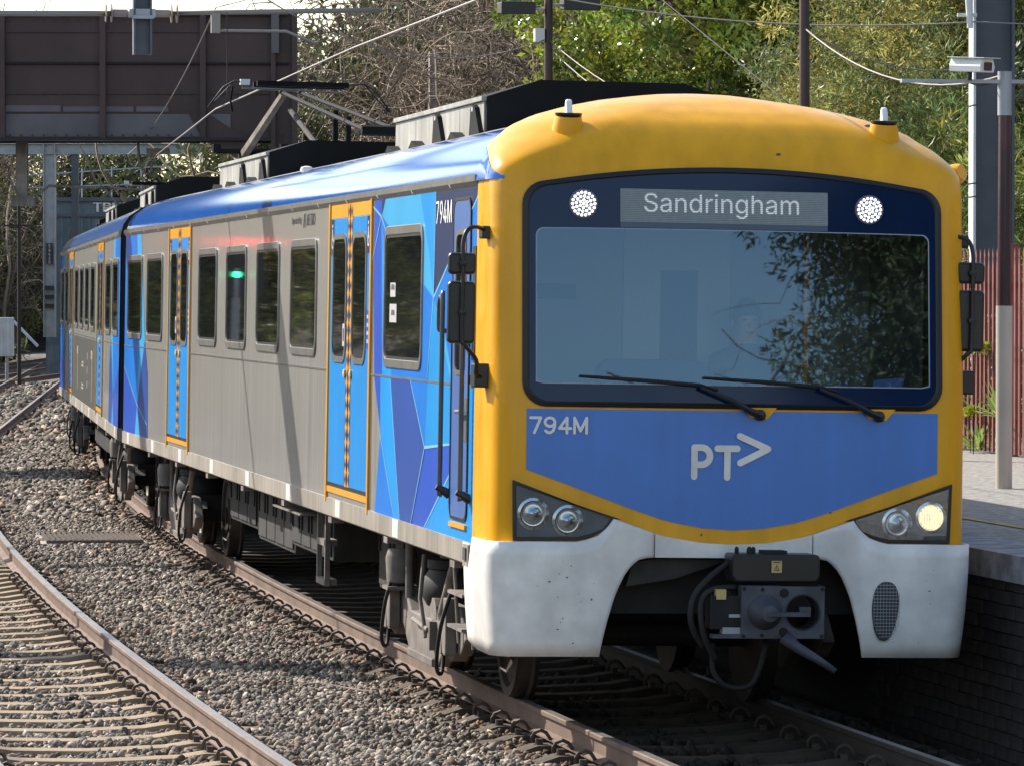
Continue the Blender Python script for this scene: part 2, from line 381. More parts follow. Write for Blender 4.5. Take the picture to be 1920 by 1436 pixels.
tag(link('ballast_stones', npmesh('ballast_stones', V, Fq, 'ballast', C)), 'grey brown crushed stone ballast between the tracks', 'ballast', kind='stuff')

# drain grate between the tracks
t = thing('drain_grate', 'rusty slatted drain grate lying on the ballast between the tracks', 'drain grate', (-1.72, 26.6, -.2), (0, 0, -.03))
m = MB(); m.box(-.62, .62, -1.0, 1.0, -.12, .035); m.build('concrete_rim', mat('grate_rim', (.40, .34, .28), .9, var=.2, bump=.3), t, bevel=.01)
for i in range(18):
    x = -.54+i*1.08/17; MB().box(x-.016, x+.016, -.92, .92, .036, .075).build('slat', 'sleeper_dark', t)
for y in (-.93, .93): MB().box(-.57, .57, y-.03, y+.03, .036, .07).build('frame_bar', 'rail_side', t)

# ------------------------------------------------------------------ platform on the right
PZ = 1.10
def plat_edge(y): return 1.80+xc(y)*1.0
Y = [-30+2*i for i in range(41)]
m = MB(); m.grid([[(plat_edge(y)+.42, y, PZ), (plat_edge(y)+3, y, PZ+.015), (7.6+xc(y), y, PZ+.03), (8.4+xc(y), y, PZ+.05)] for y in Y])
tag(m.build('platform', 'asphalt'), kind='structure')
m = MB(); m.grid([[(plat_edge(y)-.06, y, PZ-.16), (plat_edge(y)-.06, y, PZ+.012), (plat_edge(y)+.42, y, PZ+.012), (plat_edge(y)+.42, y, PZ-.2)] for y in Y])
tag(m.build('platform_coping', 'coping'), kind='structure')
m = MB(); m.grid([[(plat_edge(y)+1.02, y, PZ+.010), (plat_edge(y)+1.10, y, PZ+.0105)] for y in Y])
tag(m.build('platform_line', 'line_yellow'), kind='structure')
pw = MB(); pw.grid([[(plat_edge(y)+.075, y, -.5), (plat_edge(y)+.075, y, PZ-.12)] for y in Y])
pw = tag(pw.build('platform_wall', 'mortar'), kind='structure')
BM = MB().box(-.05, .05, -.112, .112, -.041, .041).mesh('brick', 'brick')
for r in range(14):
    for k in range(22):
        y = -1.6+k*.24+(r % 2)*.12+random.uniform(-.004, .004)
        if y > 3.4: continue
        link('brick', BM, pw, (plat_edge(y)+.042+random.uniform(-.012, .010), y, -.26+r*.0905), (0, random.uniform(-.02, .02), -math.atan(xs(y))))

# fence of maroon palisades
def fence_x(y): return 6.55+.014*(y-5)+xc(y)*.6
fn = thing('palisade_fence', 'maroon steel palisade fence along the back of the platform', 'fence', (0, 0, PZ))
m = MB(); pr = [(-.028, 0), (.028, 0), (.028, 1.88), (.012, 1.97), (.020, 2.01), (0, 2.07), (-.022, 2.0), (-.008, 1.96), (-.028, 1.88)]
m.prism(pr, 'x', -.005, .005); m.box(-.004, .014, -.028, -.022, 0, 1.88); m.box(-.004, .014, .022, .028, 0, 1.88); PM = m.mesh('pale', 'maroon')
RM = MB().box(-.02, .02, 0, 2.62, -.03, .03).mesh('rail_bar', 'maroon'); PSM = MB().box(-.05, .05, -.05, .05, 0, 2.14).box(-.06, .06, -.06, .06, 2.14, 2.16).mesh('post', 'maroon')
y = -4.6
while y < 34:
    a = -math.atan((fence_x(y+2.62)-fence_x(y))/2.62)
    link('post', PSM, fn, (fence_x(y), y, 0), (0, 0, a))
    for z in (.38, 1.74): link('rail_bar', RM, fn, (fence_x(y)+.02, y, z), (0, 0, a))
    for k in range(15):
        yy = y+.16+k*.163; link('pale', PM, fn, (fence_x(yy)-.025, yy, .05), (0, 0, a))
    y += 2.62

# lamp posts on the platform
def lamp_post(label, x, y, h, cream_h, flood=False, r=.055, grey_top=None):
    t = thing('platform_pole', label, 'pole', (x, y, PZ), group='maroon platform poles')
    MB().cyl((0, 0, 0), (0, 0, cream_h), r+.012, n=20).build('lower_sleeve', 'cream', t, autos=40)
    MB().cyl((0, 0, cream_h), (0, 0, h), r, r*.9, n=20).build('upper_pole', 'dark_maroon', t, autos=40)
    MB().box(-.012, .012, -r-.02, -r+.004, cream_h, h-.3).build('conduit', 'black_plastic', t)
    return t
t = lamp_post('maroon and cream pole on the platform carrying the security camera', 4.52, 9.35, 3.15, 1.55, r=.058)
MB().cyl((0, 0, 3.15), (0, 0, 3.52), .06, n=20).build('top_sleeve', 'galv', t, autos=40)
MB().box(-.9, .9, -.03, .03, 3.42, 3.45).build('cross_arm', 'galv', t)
lamp_post('slim maroon pole rising behind the train roof near the glossy tree', 4.62, 16.75, 6.2, 1.6, r=.055)
t = lamp_post('dark pole with a pair of black floodlights above the roof pods', 4.7, 31.1, 6.2, 1.6, r=.062)
for s in (-1, 1):
    b = MB(); b.prism([(-.17, -.08), (.17, -.05), (.17, .09), (-.17, .09)], 'x', s*.18 if s > 0 else -.66, .66 if s > 0 else -.20); o = b.build('floodlight', 'black_plastic', t, bevel=.015, loc=(0, 0, 5.47 if s > 0 else 5.41))
    MB().cyl((s*.02, 0, 0), (s*.22, 0, 0), .02, n=8).build('floodlight_bracket', 'galv', o)
MB().box(-.19, -.06, -.07, .07, 4.98, 5.16).build('junction_box', 'white_box', t, bevel=.01)

# CCTV camera
t = thing('security_camera', 'white security camera in a hooded housing on the platform pole', 'security camera', (4.22, 9.3, 4.66), (.06, 0, math.radians(28)))
m = MB(); m.prism([(-.075, -.05), (.075, -.05), (.085, .0), (.06, .065), (-.06, .065), (-.085, .0)], 'y', -.19, .19); m.build('housing', 'white_box', t, bevel=.006)
MB().prism(rrect(-.045, .045, -.035, .035, .008), 'y', -.196, -.189).build('lens_window', mat('cctv_lens', (.05, .03, .025), .1, coat=1), t)
m = MB(); m.box(-.10, .10, -.24, .20, .068, .074); m.build('sun_hood', 'white_box', t)
m = MB(); m.cyl((0, .02, -.05), (0, .02, -.12), .02, n=8); m.tube([(0, .05, -.05), (.04, .06, -.14), (.14, .05, -.16), (.26, .02, -.14)], .008, 6); m.build('bracket', 'black_plastic', t)

# steel mast behind the fence
t = thing('steel_mast', 'tall grey H-section steel mast with one edge coloured as sunlit standing behind the fence', 'mast', (8.1, 22.0, .9), (0, 0, math.radians(-8)))
MB().box(-.235, -.205, -.19, .19, 0, 9).build('flange', 'mast_white', t)  # sunlit side painted pale; web and other flange keep the shaded tone
MB().box(.205, .235, -.19, .19, 0, 9).build('flange', 'mast_grey', t)
MB().box(-.205, .205, -.012, .012, 0, 9).build('web', 'mast_grey', t)
for z in (2.95, 3.1, 3.98): MB().box(-.242, -.2, -.196, .196, z, z+.012).build('strap', 'black_plastic', t)
m = MB(); m.tube([(-.3, -.24, 5.3), (-.28, -.24, 4.85)], [.05, .035], 10); m.box(-.42, -.2, -.22, -.18, 4.98, 5.02); m.build('insulator', 'white_box', t, autos=40)
# ------------------------------------------------------------------ the train
CANT = math.radians(1.0)
RZ = [3.45, 3.55, 3.65, 3.75, 3.82, 3.88, 3.93, 3.965, 3.98]; RW = [1.50, 1.475, 1.41, 1.27, 1.09, .86, .60, .30, .0]
def body_shell(root, y0, y1, cabroof=False):
    prof = [(-1.5, 1.10), (-1.5, 3.44)]+[(-w, z) for z, w in zip(RZ, RW)]+[(w, z) for z, w in reversed(list(zip(RZ, RW))[:-1])]+[(1.5, 3.44), (1.5, 1.10), (0, 1.08), (-1.5, 1.10)]
    m = MB(); k = len(prof)
    def mi(i, j):
        a = (prof[j][1]+prof[j+1][1])/2
        if a < 3.43: return 0 if a > 1.2 else 3
        return 1 if a < 3.80 else 2
    ya = lambda z: y0 if (not cabroof or z < 3.45) else interp(z, [3.45, 3.6, 3.75, 3.9, 3.987], [.74, .79, .94, 1.29, 1.74])
    m.grid([[(x, ya(z), z) for x, z in prof]]+[[(x, y, z) for x, z in prof] for y in ((2*y0+y1)/3, y1)], mi)
    return m.build('body_shell', ['steel', 'roof_blue', 'roof_grey', 'under_dark'], root, autos=30, weld=True)
def end_wall(root, y, c='under_dark'):
    m = MB(); P = [(-1.49, 1.1), (-1.49, 3.44)]+[(-w*.995, z-.004) for z, w in zip(RZ, RW)]+[(w*.995, z-.004) for z, w in reversed(list(zip(RZ, RW))[:-1])]+[(1.49, 3.44), (1.49, 1.1)]
    m.prism(P, 'y', y-.02, y+.02); m.build('end_wall', c, root)
def side_poly(m, pts, off, mi=0): m.face([(-1.5-off, y, z) for y, z in pts], mi)
def livery(root, sets, name='livery_panel'):
    off = .0022
    for cname, polys in sets:
        for p in polys: m = MB(); side_poly(m, p, off); m.build(name, cname, root)
        off += .0004
def line_strips(root, segs, w=.010):
    for (a, b) in segs:
        m = MB(); d = Vector((b[0]-a[0], b[1]-a[1])); n = Vector((-d.y, d.x)).normalized()*w; side_poly(m, [(a[0]+n.x, a[1]+n.y), (b[0]+n.x*.7, b[1]+n.y*.7), (b[0]-n.x*.7, b[1]-n.y*.7), (a[0]-n.x, a[1]-n.y)], .0058); m.build('livery_line', 'liv_line', root)
def window(root, y0, y1, z0=2.225, z1=3.17, r=.12, border=(.028, .062), name='window'):
    o = rrect(y0, y1, z0, z1, r, 5); i = rrect(y0+border[0], y1-border[0], z0+border[1], z1-border[1], r*.75, 5)
    m = MB(); m.ring(o, i, 'x', -1.499, -1.516); w = m.build(name, 'steel_trim', root, bevel=.004)
    MB().prism(i, 'x', -1.4985, -1.5075).build('pane', 'pane', w)
    i2 = rrect(y0+border[0]-.001, y1-border[0]+.001, z0+border[1]-.001, z1-border[1]+.001, r*.75, 5); i3 = rrect(y0+border[0]+.025, y1-border[0]-.025, z0+border[1]+.02, z1-border[1]-.02, r*.7, 5)
    MB().ring(i2, i3, 'x', -1.507, -1.5095).build('rubber_seal', 'gasket', w)
    return w
def door(root, y0, y1, detail=True):
    ym = (y0+y1)/2; fr = MB()
    fr.box(-1.518, -1.498, y0, y0+.06, 1.12, 3.425); fr.box(-1.518, -1.498, y1-.06, y1, 1.12, 3.425); fr.box(-1.511, -1.498, y0+.06, y1-.06, 1.195, 1.24); fr.box(-1.511, -1.498, y0+.06, y1-.06, 3.41, 3.425)
    d = fr.build('door', 'orange', root)
    MB().box(-1.5012, -1.4, y0+.06, y1-.06, 1.24, 3.41).build('door_gap', 'gasket', d)
    MB().box(-1.503, -1.499, y0-.05, y0-.004, 1.12, 3.42).build('door_edge', 'steel_trim', d); MB().box(-1.503, -1.499, y1+.004, y1+.05, 1.12, 3.42).build('door_edge', 'steel_trim', d)
    for a, b, s in ((y0+.09, ym-.010, 1), (ym+.010, y1-.09, -1)):
        lf = MB().box(-1.508, -1.46, a, b, 1.27, 3.30).build('door_leaf', 'door_blue', d, bevel=.004)
        MB().box(-1.5085, -1.46, a, b, 3.302, 3.405).build('header_band', 'orange', d)
        e = b if s > 0 else a; wa, wb = (a+.16, b-.14) if s > 0 else (a+.14, b-.14)
        o = rrect(wa, wb, 2.2, 3.18, .15, 5); i = rrect(wa+.035, wb-.035, 2.245, 3.14, .125, 5)
        wn_ = MB().ring(o, i, 'x', -1.507, -1.517).build('door_window', 'steel_trim', d)
        MB().prism(i, 'x', -1.506, -1.5115).build('pane', 'pane', d)
        q0, q1 = (e-.115, e-.004) if s > 0 else (e+.004, e+.115)
        st = MB(); st.face([(-1.5095, q0, 1.27), (-1.5095, q1, 1.27), (-1.5095, q1, 3.40), (-1.5095, q0, 3.40)])
        n = 19; h = 2.13/n
        for k in range(n):
            z = 1.27+k*h
            for u, v in ((q0, 1), (q1, -1)): st.face([(-1.5105, u, z), (-1.5105, u+v*.05, z+h/2), (-1.5105, u, z+h)], 1)
        st.build('pattern_strip', ['orange', 'navy'], d)
        MB().lathe((-1.511, (q1+.035) if s < 0 else (q0-.035), 2.12), (-1, 0, 0), [(0, .035), (.012, .033), (.016, .02)], 14).build('door_button', 'label_yellow', d, autos=40)
        if detail:
            p0, p1 = (a+.02, a+.17) if s > 0 else (b-.17, b-.02)
            ic = MB(); ic.face([(-1.5092, p0, 3.02), (-1.5092, p1, 3.02), (-1.5092, p1, 3.295), (-1.5092, p0, 3.295)])
            c = (p0+p1)/2
            ic.prism(circ(c+.01, 3.245, .014, 10), 'x', -1.5094, -1.511, 1); ic.prism([(c, 3.22), (c+.02, 3.22), (c+.02, 3.15), (c-.03, 3.15), (c-.03, 3.13), (c, 3.13)], 'x', -1.5094, -1.511, 1)
            ic.ring(circ(c+.005, 3.115, .045, 16), circ(c+.005, 3.115, .033, 16), 'x', -1.5094, -1.511, 1)
            ic.build('access_symbol', ['navy', 'white_dot'], d)
            if s > 0:
                ic = MB(); ic.face([(-1.5092, a+.02, 2.32), (-1.5092, a+.13, 2.32), (-1.5092, a+.13, 2.60), (-1.5092, a+.02, 2.60)])
                for zz in (2.36, 2.42, 2.48, 2.54): ic.box(-1.5105, -1.5093, a+.04, a+.11, zz, zz+.028, 1)
                ic.build('door_notice', ['liv_royal', 'paper'], d)
            else:
                ic = MB(); ic.face([(-1.5122, wa+.05, 2.32), (-1.5122, wa+.17, 2.32), (-1.5122, wa+.17, 2.50), (-1.5122, wa+.05, 2.50)])
                ic.ring(rrect(wa+.055, wa+.165, 2.325, 2.495, .012), rrect(wa+.08, wa+.14, 2.36, 2.46, .012), 'x', -1.5124, -1.514, 1); ic.build('window_sticker', ['leaf_dark', 'paper'], d)
    return d
def pod(root, y0, y1):
    m = MB(); P = [(-.9, 3.80), (-.9, 4.12), (-.52, 4.245), (.52, 4.245), (.9, 4.12), (.9, 3.80)]
    m.prism(P, 'y', y0, y1); p = m.build('roof_pod', 'pod_black', root)
    L = y1-y0
    for k in range(4):
        a, b = y0+.03+k*(L-.03)/4, y0+.03+(k+1)*(L-.03)/4
        MB().box(-.915, -.9, a+.006, b-.006, 3.80, 4.085).build('side_panel', 'pod_grey', p, bevel=.003)
    MB().box(-.935, -.895, y0+.02, y1, 4.088, 4.122).build('top_lip', 'pod_grey', p, bevel=.004)
    for yc in (y0+.30, y0+L*.47):
        m = MB(); m.prism([(yc-.30, 3.84), (yc+.16, 3.84), (yc+.10, 4.05), (yc+.02, 4.075), (yc-.08, 4.05)], 'x', -.9155, -.95); g_ = m.build('gusset', 'pod_black', p)
        MB().cyl((-.951, yc+.01, 4.04), (-.954, yc+.01, 4.04), .018, n=10).build('lug_hole', 'white_dot', g_)
    for yc in (y0+.9, y0+L*.66, y0+L*.95):
        MB().prism([(yc-.22, 3.84), (yc+.22, 3.84), (yc+.05, 3.90)], 'x', -.9155, -1.0).build('mounting_foot', 'pod_black', p)
    return p
def bogie(root, yc, detail=1):
    side = [(yc-1.75, .42), (yc-1.5, .62), (yc-.95, .62), (yc-.62, .46), (yc+.62, .46), (yc+.95, .62), (yc+1.5, .62), (yc+1.75, .42), (yc+1.55, .30), (yc+.95, .34), (yc+.62, .15), (yc-.62, .15), (yc-.95, .34), (yc-1.55, .30)]
    m = MB(); m.prism(side, 'x', -1.27, -1.18); m.prism(side, 'x', 1.18, 1.27); m.box(-1.1, 1.1, yc-.35, yc+.35, .32, .6, 1)
    b = m.build('bogie', ['bogie', 'under_dark'], root, bevel=.012)
    MB().box(-1.30, -1.271, yc-.55, yc+.55, .145, .20).build('lower_lip', 'bogie', b, bevel=.006)
    for s in (-1, 1):
        m = MB(); m.lathe((s*1.0, yc, .5), (0, 0, 1), [(0, .20), (.04, .25), (.10, .285), (.17, .29), (.24, .27), (.29, .235), (.30, .25), (.36, .25), (.37, .20)], 28)
        m.build('air_spring', 'rubber', b, autos=50)
        MB().lathe((s*1.0, yc, .87), (0, 0, 1), [(0, .16), (.03, .16), (.05, .11), (.2, .11)], 20).build('spring_seat', 'bogie', b, autos=40)
        for dy in (-1.25, 1.25):
            w = MB(); x0 = s*.765; w.lathe((x0, yc+dy, .43), (s, 0, 0), [(-.02, .12), (-.02, .455), (.012, .46), (.03, .435), (.13, .425), (.13, .36), (.10, .34), (.09, .18), (.12, .17), (.12, .08)], 36); w.build('wheel', 'wheel', b, autos=30)
    for dy in (-1.25, 1.25): MB().cyl((-.9, yc+dy, .43), (.9, yc+dy, .43), .08, n=12).build('axle', 'under_dark', b)
    if detail:
        for dy in (-1.25, 1.25):
            MB().lathe((-1.18, yc+dy, .43), (-1, 0, 0), [(0, .19), (.10, .19), (.13, .15), (.15, .15), (.16, .06)], 18).build('axle_box', 'bogie', b, autos=30)
            m = MB(); m.box(-1.36, -1.28, yc+dy-.22, yc+dy-.10, .30, .68); m.box(-1.34, -1.28, yc+dy+.08, yc+dy+.2, .28, .5); m.build('brake_bracket', 'bogie', b, bevel=.01)
            MB().tube(cr([(-1.33, yc+dy-.3, .75), (-1.40, yc+dy-.28, .5), (-1.40, yc+dy-.12, .22), (-1.33, yc+dy+.08, .16), (-1.30, yc+dy+.16, .36)]), .014, 8).build('air_hose', 'rubber', b, smooth=True)
        MB().tube([(-1.22, yc-.5, .52), (-1.22, yc-1.0, .90)], .035, 10).build('damper', 'bogie', b, autos=40); MB().tube([(-1.25, yc+.85, .95), (-1.25, yc+.8, .4)], .03, 10).build('damper', 'bogie', b, autos=40)
        m = MB(); m.lathe((-1.28, yc+1.0, .62), (0, 0, 1), [(0, .07), (.02, .11), (.2, .12), (.26, .10)], 16); m.box(-1.40, -1.16, yc+.88, yc+1.14, .585, .61); m.build('air_reservoir', 'bogie', b, autos=40)
        m = MB(); m.prism([(yc-.46, .46), (yc+.44, .46), (yc+.25, .60), (yc-.25, .60)], 'x', -1.24, -1.0); m.tube([(-1.3, yc+.3, .42), (-1.32, yc-.5, .40)], .018, 8); m.box(-1.32, -1.27, yc-.56, yc-.46, .26, .46); m.tube([(-1.3, yc-.15, .9), (-1.34, yc-.25, .6), (-1.32, yc-.4, .34)], .016, 8); m.build('linkage', 'bogie', b)
    return b
def equipment(root, boxes):
    for (y0, y1, z0, x, c) in boxes:
        m = MB(); m.box(x, .9, y0, y1, z0, 1.06); e = m.build('equipment_box', c, root, bevel=.015)
        n = max(2, int((y1-y0)/.62)); 
        for k in range(n):
            a = y0+.05+k*(y1-y0-.08)/n; b_ = a+(y1-y0-.08)/n-.05
            p = MB().box(x-.018, x, a, b_, z0+.04, .98).build('cover', c, e, bevel=.005)
            MB().box(x-.032, x-.018, a+.05, a+.09, .72, .90).build('latch', 'under_dark', p); MB().box(x-.032, x-.018, b_-.09, b_-.05, .72, .90).build('latch', 'under_dark', p)
def solebar(root, y0, y1, marks):
    m = MB(); m.prism([(-1.512, 1.015), (-1.512, 1.15), (-1.45, 1.15), (-1.45, 1.0), (-1.49, 1.0)], 'y', y0, y1); s = m.build('solebar', 'solebar', root)
    for y in marks: MB().box(-1.5145, -1.5118, y-.13, y+.13, 1.022, 1.148).build('reflective_marker', 'white_paint', s)
    k = y0+.8
    while k < y1:
        MB().box(-1.50, -1.40, k-.09, k+.09, .955, 1.0).build('jacking_lug', 'bogie', s); k += 2.9
    g_ = MB().prism([(-1.503, 3.40), (-1.53, 3.43), (-1.53, 3.47), (-1.495, 3.475)], 'y', y0, y1).build('gutter', 'steel_trim', root)
    k = y0+1
    while k < y1: MB().cyl((-1.512, k, 3.425), (-1.525, k, 3.418), .014, n=8).build('gutter_screw', 'white_dot', g_); k += 1.6
    MB().box(-1.5065, -1.4985, y0, y1, 2.128, 2.142).build('side_rib', 'steel_trim', root)

LIV = [('liv_royal', [[(5.3, 3.4), (4.88, 3.4), (4.88, 3.28), (4.73, 2.13), (5.13, 2.13)], [(5.13, 2.13), (4.81, 2.13), (4.77, 1.73)], [(2.74, 1.69), (1.59, 1.75), (1.61, 1.58), (2.71, 1.14), (3.29, 1.14)]]),
 ('navy', [[(4.88, 3.4), (4.7, 3.4), (4.87, 3.3)], [(2.45, 3.4), (0.81, 3.4), (0.83, 3.34), (2.47, 2.7)]]),
 ('liv_lcyan', [[(4.7, 3.4), (3.11, 3.4), (2.7, 3.01), (2.47, 2.69), (2.98, 2.8), (4.39, 3.17), (4.86, 3.28)], [(2.47, 2.69), (1.98, 2.46), (1.63, 2.15), (1.73, 2.15)]]),
 ('liv_cyan', [[(3.11, 3.4), (2.45, 3.4), (2.47, 2.9), (2.47, 2.69), (2.7, 3.01)], [(4.88, 3.28), (4.37, 2.54), (4.28, 2.13), (4.73, 2.13)], [(4.81, 2.13), (4.32, 2.13), (3.79, 1.14), (4.09, 1.14), (4.77, 1.72)], [(1.61, 1.59), (0.69, 1.35), (0.72, 1.14), (2.71, 1.14)]]),
 ('liv_bright', [[(2.47, 2.69), (0.76, 3.33), (0.76, 2.22), (1.63, 2.15), (1.98, 2.46)], [(4.88, 3.28), (4.39, 3.17), (2.98, 2.8), (2.47, 2.69), (2.57, 2.4), (2.68, 2.13), (4.27, 2.13), (4.37, 2.54)], [(4.77, 1.72), (4.04, 1.14), (4.99, 1.14)], [(3.4, 2.13), (2.65, 2.13), (2.74, 1.69)]]),
 ('liv_sky_blue', [[(2.47, 2.69), (1.73, 2.15), (1.63, 2.13), (2.66, 2.13), (2.57, 2.4)], [(2.65, 2.13), (1.63, 2.13), (1.59, 1.75), (2.74, 1.69)], [(1.63, 2.14), (0.76, 2.15), (0.7, 1.35), (1.61, 1.59)]]),
 ('liv_deep', [[(4.32, 2.13), (3.4, 2.13), (2.74, 1.69), (3.29, 1.14), (3.79, 1.14)]])]
REAR = [('liv_bright', [[(24.94, 3.4), (23.56, 3.4), (23.11, 2.2), (23.3, 1.5), (24.94, 1.88)]]), ('liv_lcyan', [[(23.56, 3.4), (23.05, 3.4), (22.48, 2.21), (23.3, 1.5), (23.11, 2.2)], [(23.5, 1.15), (23.3, 1.5), (22.93, 1.15)]]),
 ('liv_royal', [[(24.94, 1.88), (23.3, 1.5), (23.5, 1.15), (24.94, 1.15)]]), ('liv_deep', [[(23.3, 1.5), (22.48, 2.21), (22.12, 1.86), (22.01, 1.15), (22.93, 1.15)]])]
def mirror_livery(sets): return [(c, [[(24.95-y, z) for y, z in p] for p in ps]) for c, ps in sets]
MIDW = [(8.3, 9.9), (10.67, 12.25), (13.04, 14.6), (15.41, 17.0)]
SIDE_ROT = (PI/2, 0, -PI/2)

front = thing('train_car', 'yellow fronted leading train car with blue nose and windscreen', 'train car', (0, 0, 0), (0, CANT, 0), 'cars of the commuter train')
body_shell(front, .74, 24.95, True); end_wall(front, 24.93)
solebar(front, .76, 24.95, [6.85, 3.93, .95, 24.21, 21.34, 18.5, 15.56, 12.68, 9.81])
livery(front, LIV); livery(front, REAR)
line_strips(front, [((4.88, 3.28), (5.3, 2.95)), ((4.88, 3.28), (5.3, 3.36)), ((2.47, 2.69), (.76, 3.34)), ((2.47, 2.69), (2.43, 3.4)), ((2.74, 1.69), (3.29, 1.15)), ((2.74, 1.69), (3.4, 2.13)), ((2.74, 1.69), (1.6, 1.75)), ((1.61, 1.58), (2.71, 1.15)), ((4.77, 1.72), (4.04, 1.15)), ((4.32, 2.12), (3.79, 1.15)), ((4.88, 3.28), (4.37, 3.05)), ((23.3, 1.5), (24.9, 1.9)), ((23.3, 1.5), (22.1, 1.3)), ((2.47, 2.69), (2.68, 2.15))])
door(front, 5.28, 7.56); door(front, 17.74, 19.91)
for a, b in MIDW+[(20.59, 22.27), (22.86, 24.56)]: window(front, a, b)
cw = window(front, 2.92, 4.65, 2.2, 3.2)
for (y0, y1, z0, z1) in ((4.12, 4.36, 2.70, 2.80), (4.06, 4.38, 2.52, 2.65)):
    st = MB(); st.face([(-1.5098, y0, z0), (-1.5098, y1, z0), (-1.5098, y1, z1), (-1.5098, y0, z1)]); c = (y0+y1)/2; st.face([(-1.5104, c-.09, z0+.05), (-1.5104, c+.09, z0+.05), (-1.5104, c+.07, z0+.09), (-1.5104, c-.07, z0+.085)], 1); st.build('window_notice', ['paper', 'interior_dark'], cw)
text('car_number', '794M', 'white_dot', front, (-1.5065, 2.40, 3.185), SIDE_ROT, .15, .64, bold=.003)
text('operator_mark', 'Operated by', 'interior_dark', front, (-1.503, 9.92, 3.30), SIDE_ROT, .055, .62)
text('operator_mark', '//\\ METRO', 'interior_dark', front, (-1.503, 9.2, 3.275), SIDE_ROT, .10, .72)
pod(front, 4.0, 8.15); pod(front, 16.4, 20.55)
MB().lathe((-.98, 13.0, 3.80), (0, 0, 1), [(0, .05), (.05, .06), (.075, .05), (.085, .015)], 14).build('roof_vent', 'white_paint', front, autos=40)
for y in (9.0, 16.0): MB().box(-1.512, -1.49, y, y+.03, 3.44, 3.47).build('roof_joint', 'gasket', front)
bogie(front, 4.1); bogie(front, 20.9)
equipment(front, [(9.15, 11.7, .55, -1.22, 'under'), (12.0, 14.6, .45, -1.16, 'under'), (6.4, 7.9, .42, -1.02, 'under'), (15.2, 17.4, .5, -1.1, 'under_dark'), (22.2, 24.2, .62, -1.1, 'under')])
m = MB()
for y in (8.34, 8.80): m.box(-1.40, -1.36, y-.02, y+.02, .40, 1.0)
for z in (.405, .72): m.box(-1.405, -1.30, 8.34, 8.80, z, z+.05)
m.build('ladder', 'bogie', front)
MB().box(-1.44, -1.12, 9.6, 11.4, .90, .915).build('step_board', 'bogie', front)

# cab shell
DS = 1.11
Zs = lambda z: z if z < 3.45 else 3.45+(z-3.45)/DS
CZ = [1.12, 1.5, 1.8, 2.03, 2.09, 2.5, 2.9, 3.2, 3.32, 3.40]+[3.45+(q-3.45)*DS for q in (3.47, 3.50, 3.54, 3.57, 3.60, 3.63, 3.66, 3.69, 3.72, 3.745, 3.77, 3.795, 3.815, 3.835, 3.855, 3.873, 3.89, 3.906, 3.92, 3.933, 3.945, 3.956, 3.965, 3.973, 3.98, 3.987)]
def yf(z): return interp(Zs(z), [.4, 1.12, 2.03, 3.40, 3.5, 3.60, 3.70, 3.78, 3.85, 3.91, 3.95, 3.975, 3.987], [0, 0, .03, .16, .185, .235, .32, .42, .56, .75, .95, 1.17, 1.45])
def yb(z): return interp(Zs(z), [3.45, 3.6, 3.75, 3.9, 3.987], [.745, .80, .95, 1.3, 1.75])
def wz(z):
    z = Zs(z); return interp(z-.006, [1]+RZ, [1.5]+RW)+.010 if z < 3.98 else .04
def plan(z):
    w = wz(z); f = yf(z); b = yb(z); r = interp(Zs(z), [3.3, 3.52, 3.7, 3.9, 3.987], [.165, .17, .52, 1.0, 1.2]); r = min(r, w*.95, (b-f)*.9)
    P = [(-w, lerp(b, f+r, i/4)) for i in range(5)]
    P += [(-w+r-r*math.cos(t*PI/2), f+r-r*math.sin(t*PI/2)) for t in [i/10 for i in range(1, 10)]]
    xe = w-r; xsn = [-xe]+[xe*k/20 for k in range(-19, 20)]+[xe]
    if z < 3.45: xsn = [-xe, -1.285]+[1.285*k/19 for k in range(-18, 19)]+[1.285, xe]
    P += [(x, f) for x in xsn]
    return P+[(-x, y) for x, y in reversed(P[:14])]
rows = [[(x, y, z) for x, y in plan(z)] for z in CZ]
m = MB(); n = len(rows[0])
hole = lambda i, j: CZ[i] >= 2.08 and CZ[i+1] <= 3.33 and 14 < j < n-16
for i in range(len(rows)-1):
    for j in range(n-1):
        if not hole(i, j): m.face([rows[i][j], rows[i][j+1], rows[i+1][j+1], rows[i+1][j]])
cab = m.build('cab_shell', 'yellow', front, smooth=True, weld=True)
# blue horn of the eave running onto the cab
def surf_x(y, z):
    w = wz(z); f = yf(z); r = min(interp(Zs(z), [3.3, 3.52, 3.7], [.165, .17, .52]), .45); c = f+r
    return w if y >= c else w-r+math.sqrt(max(0, r*r-(c-y)**2))
m = MB(); rows2 = []
for k in range(15):
    y = lerp(.86, .20, k/14); zt_ = interp(y, [.20, .3, .45, .6, .75, .86], [3.45, 3.49, 3.545, 3.59, 3.625, 3.645])
    o_ = interp(y, [.2, .4], [.004, .016])
    rows2.append([(-surf_x(y, 3.43)+.03, y, 3.425), (-surf_x(y, 3.44)-o_, y, 3.43)]+[(-surf_x(y, lerp(3.44, zt_, q))-o_*(1-q*.7), y, lerp(3.44, zt_, q)) for q in (.25, .5, .75, 1.)]+[(-surf_x(y, zt_)+.02, y, zt_+.002)])
m.grid(rows2); m.build('eave_horn', 'roof_blue', front, autos=50)

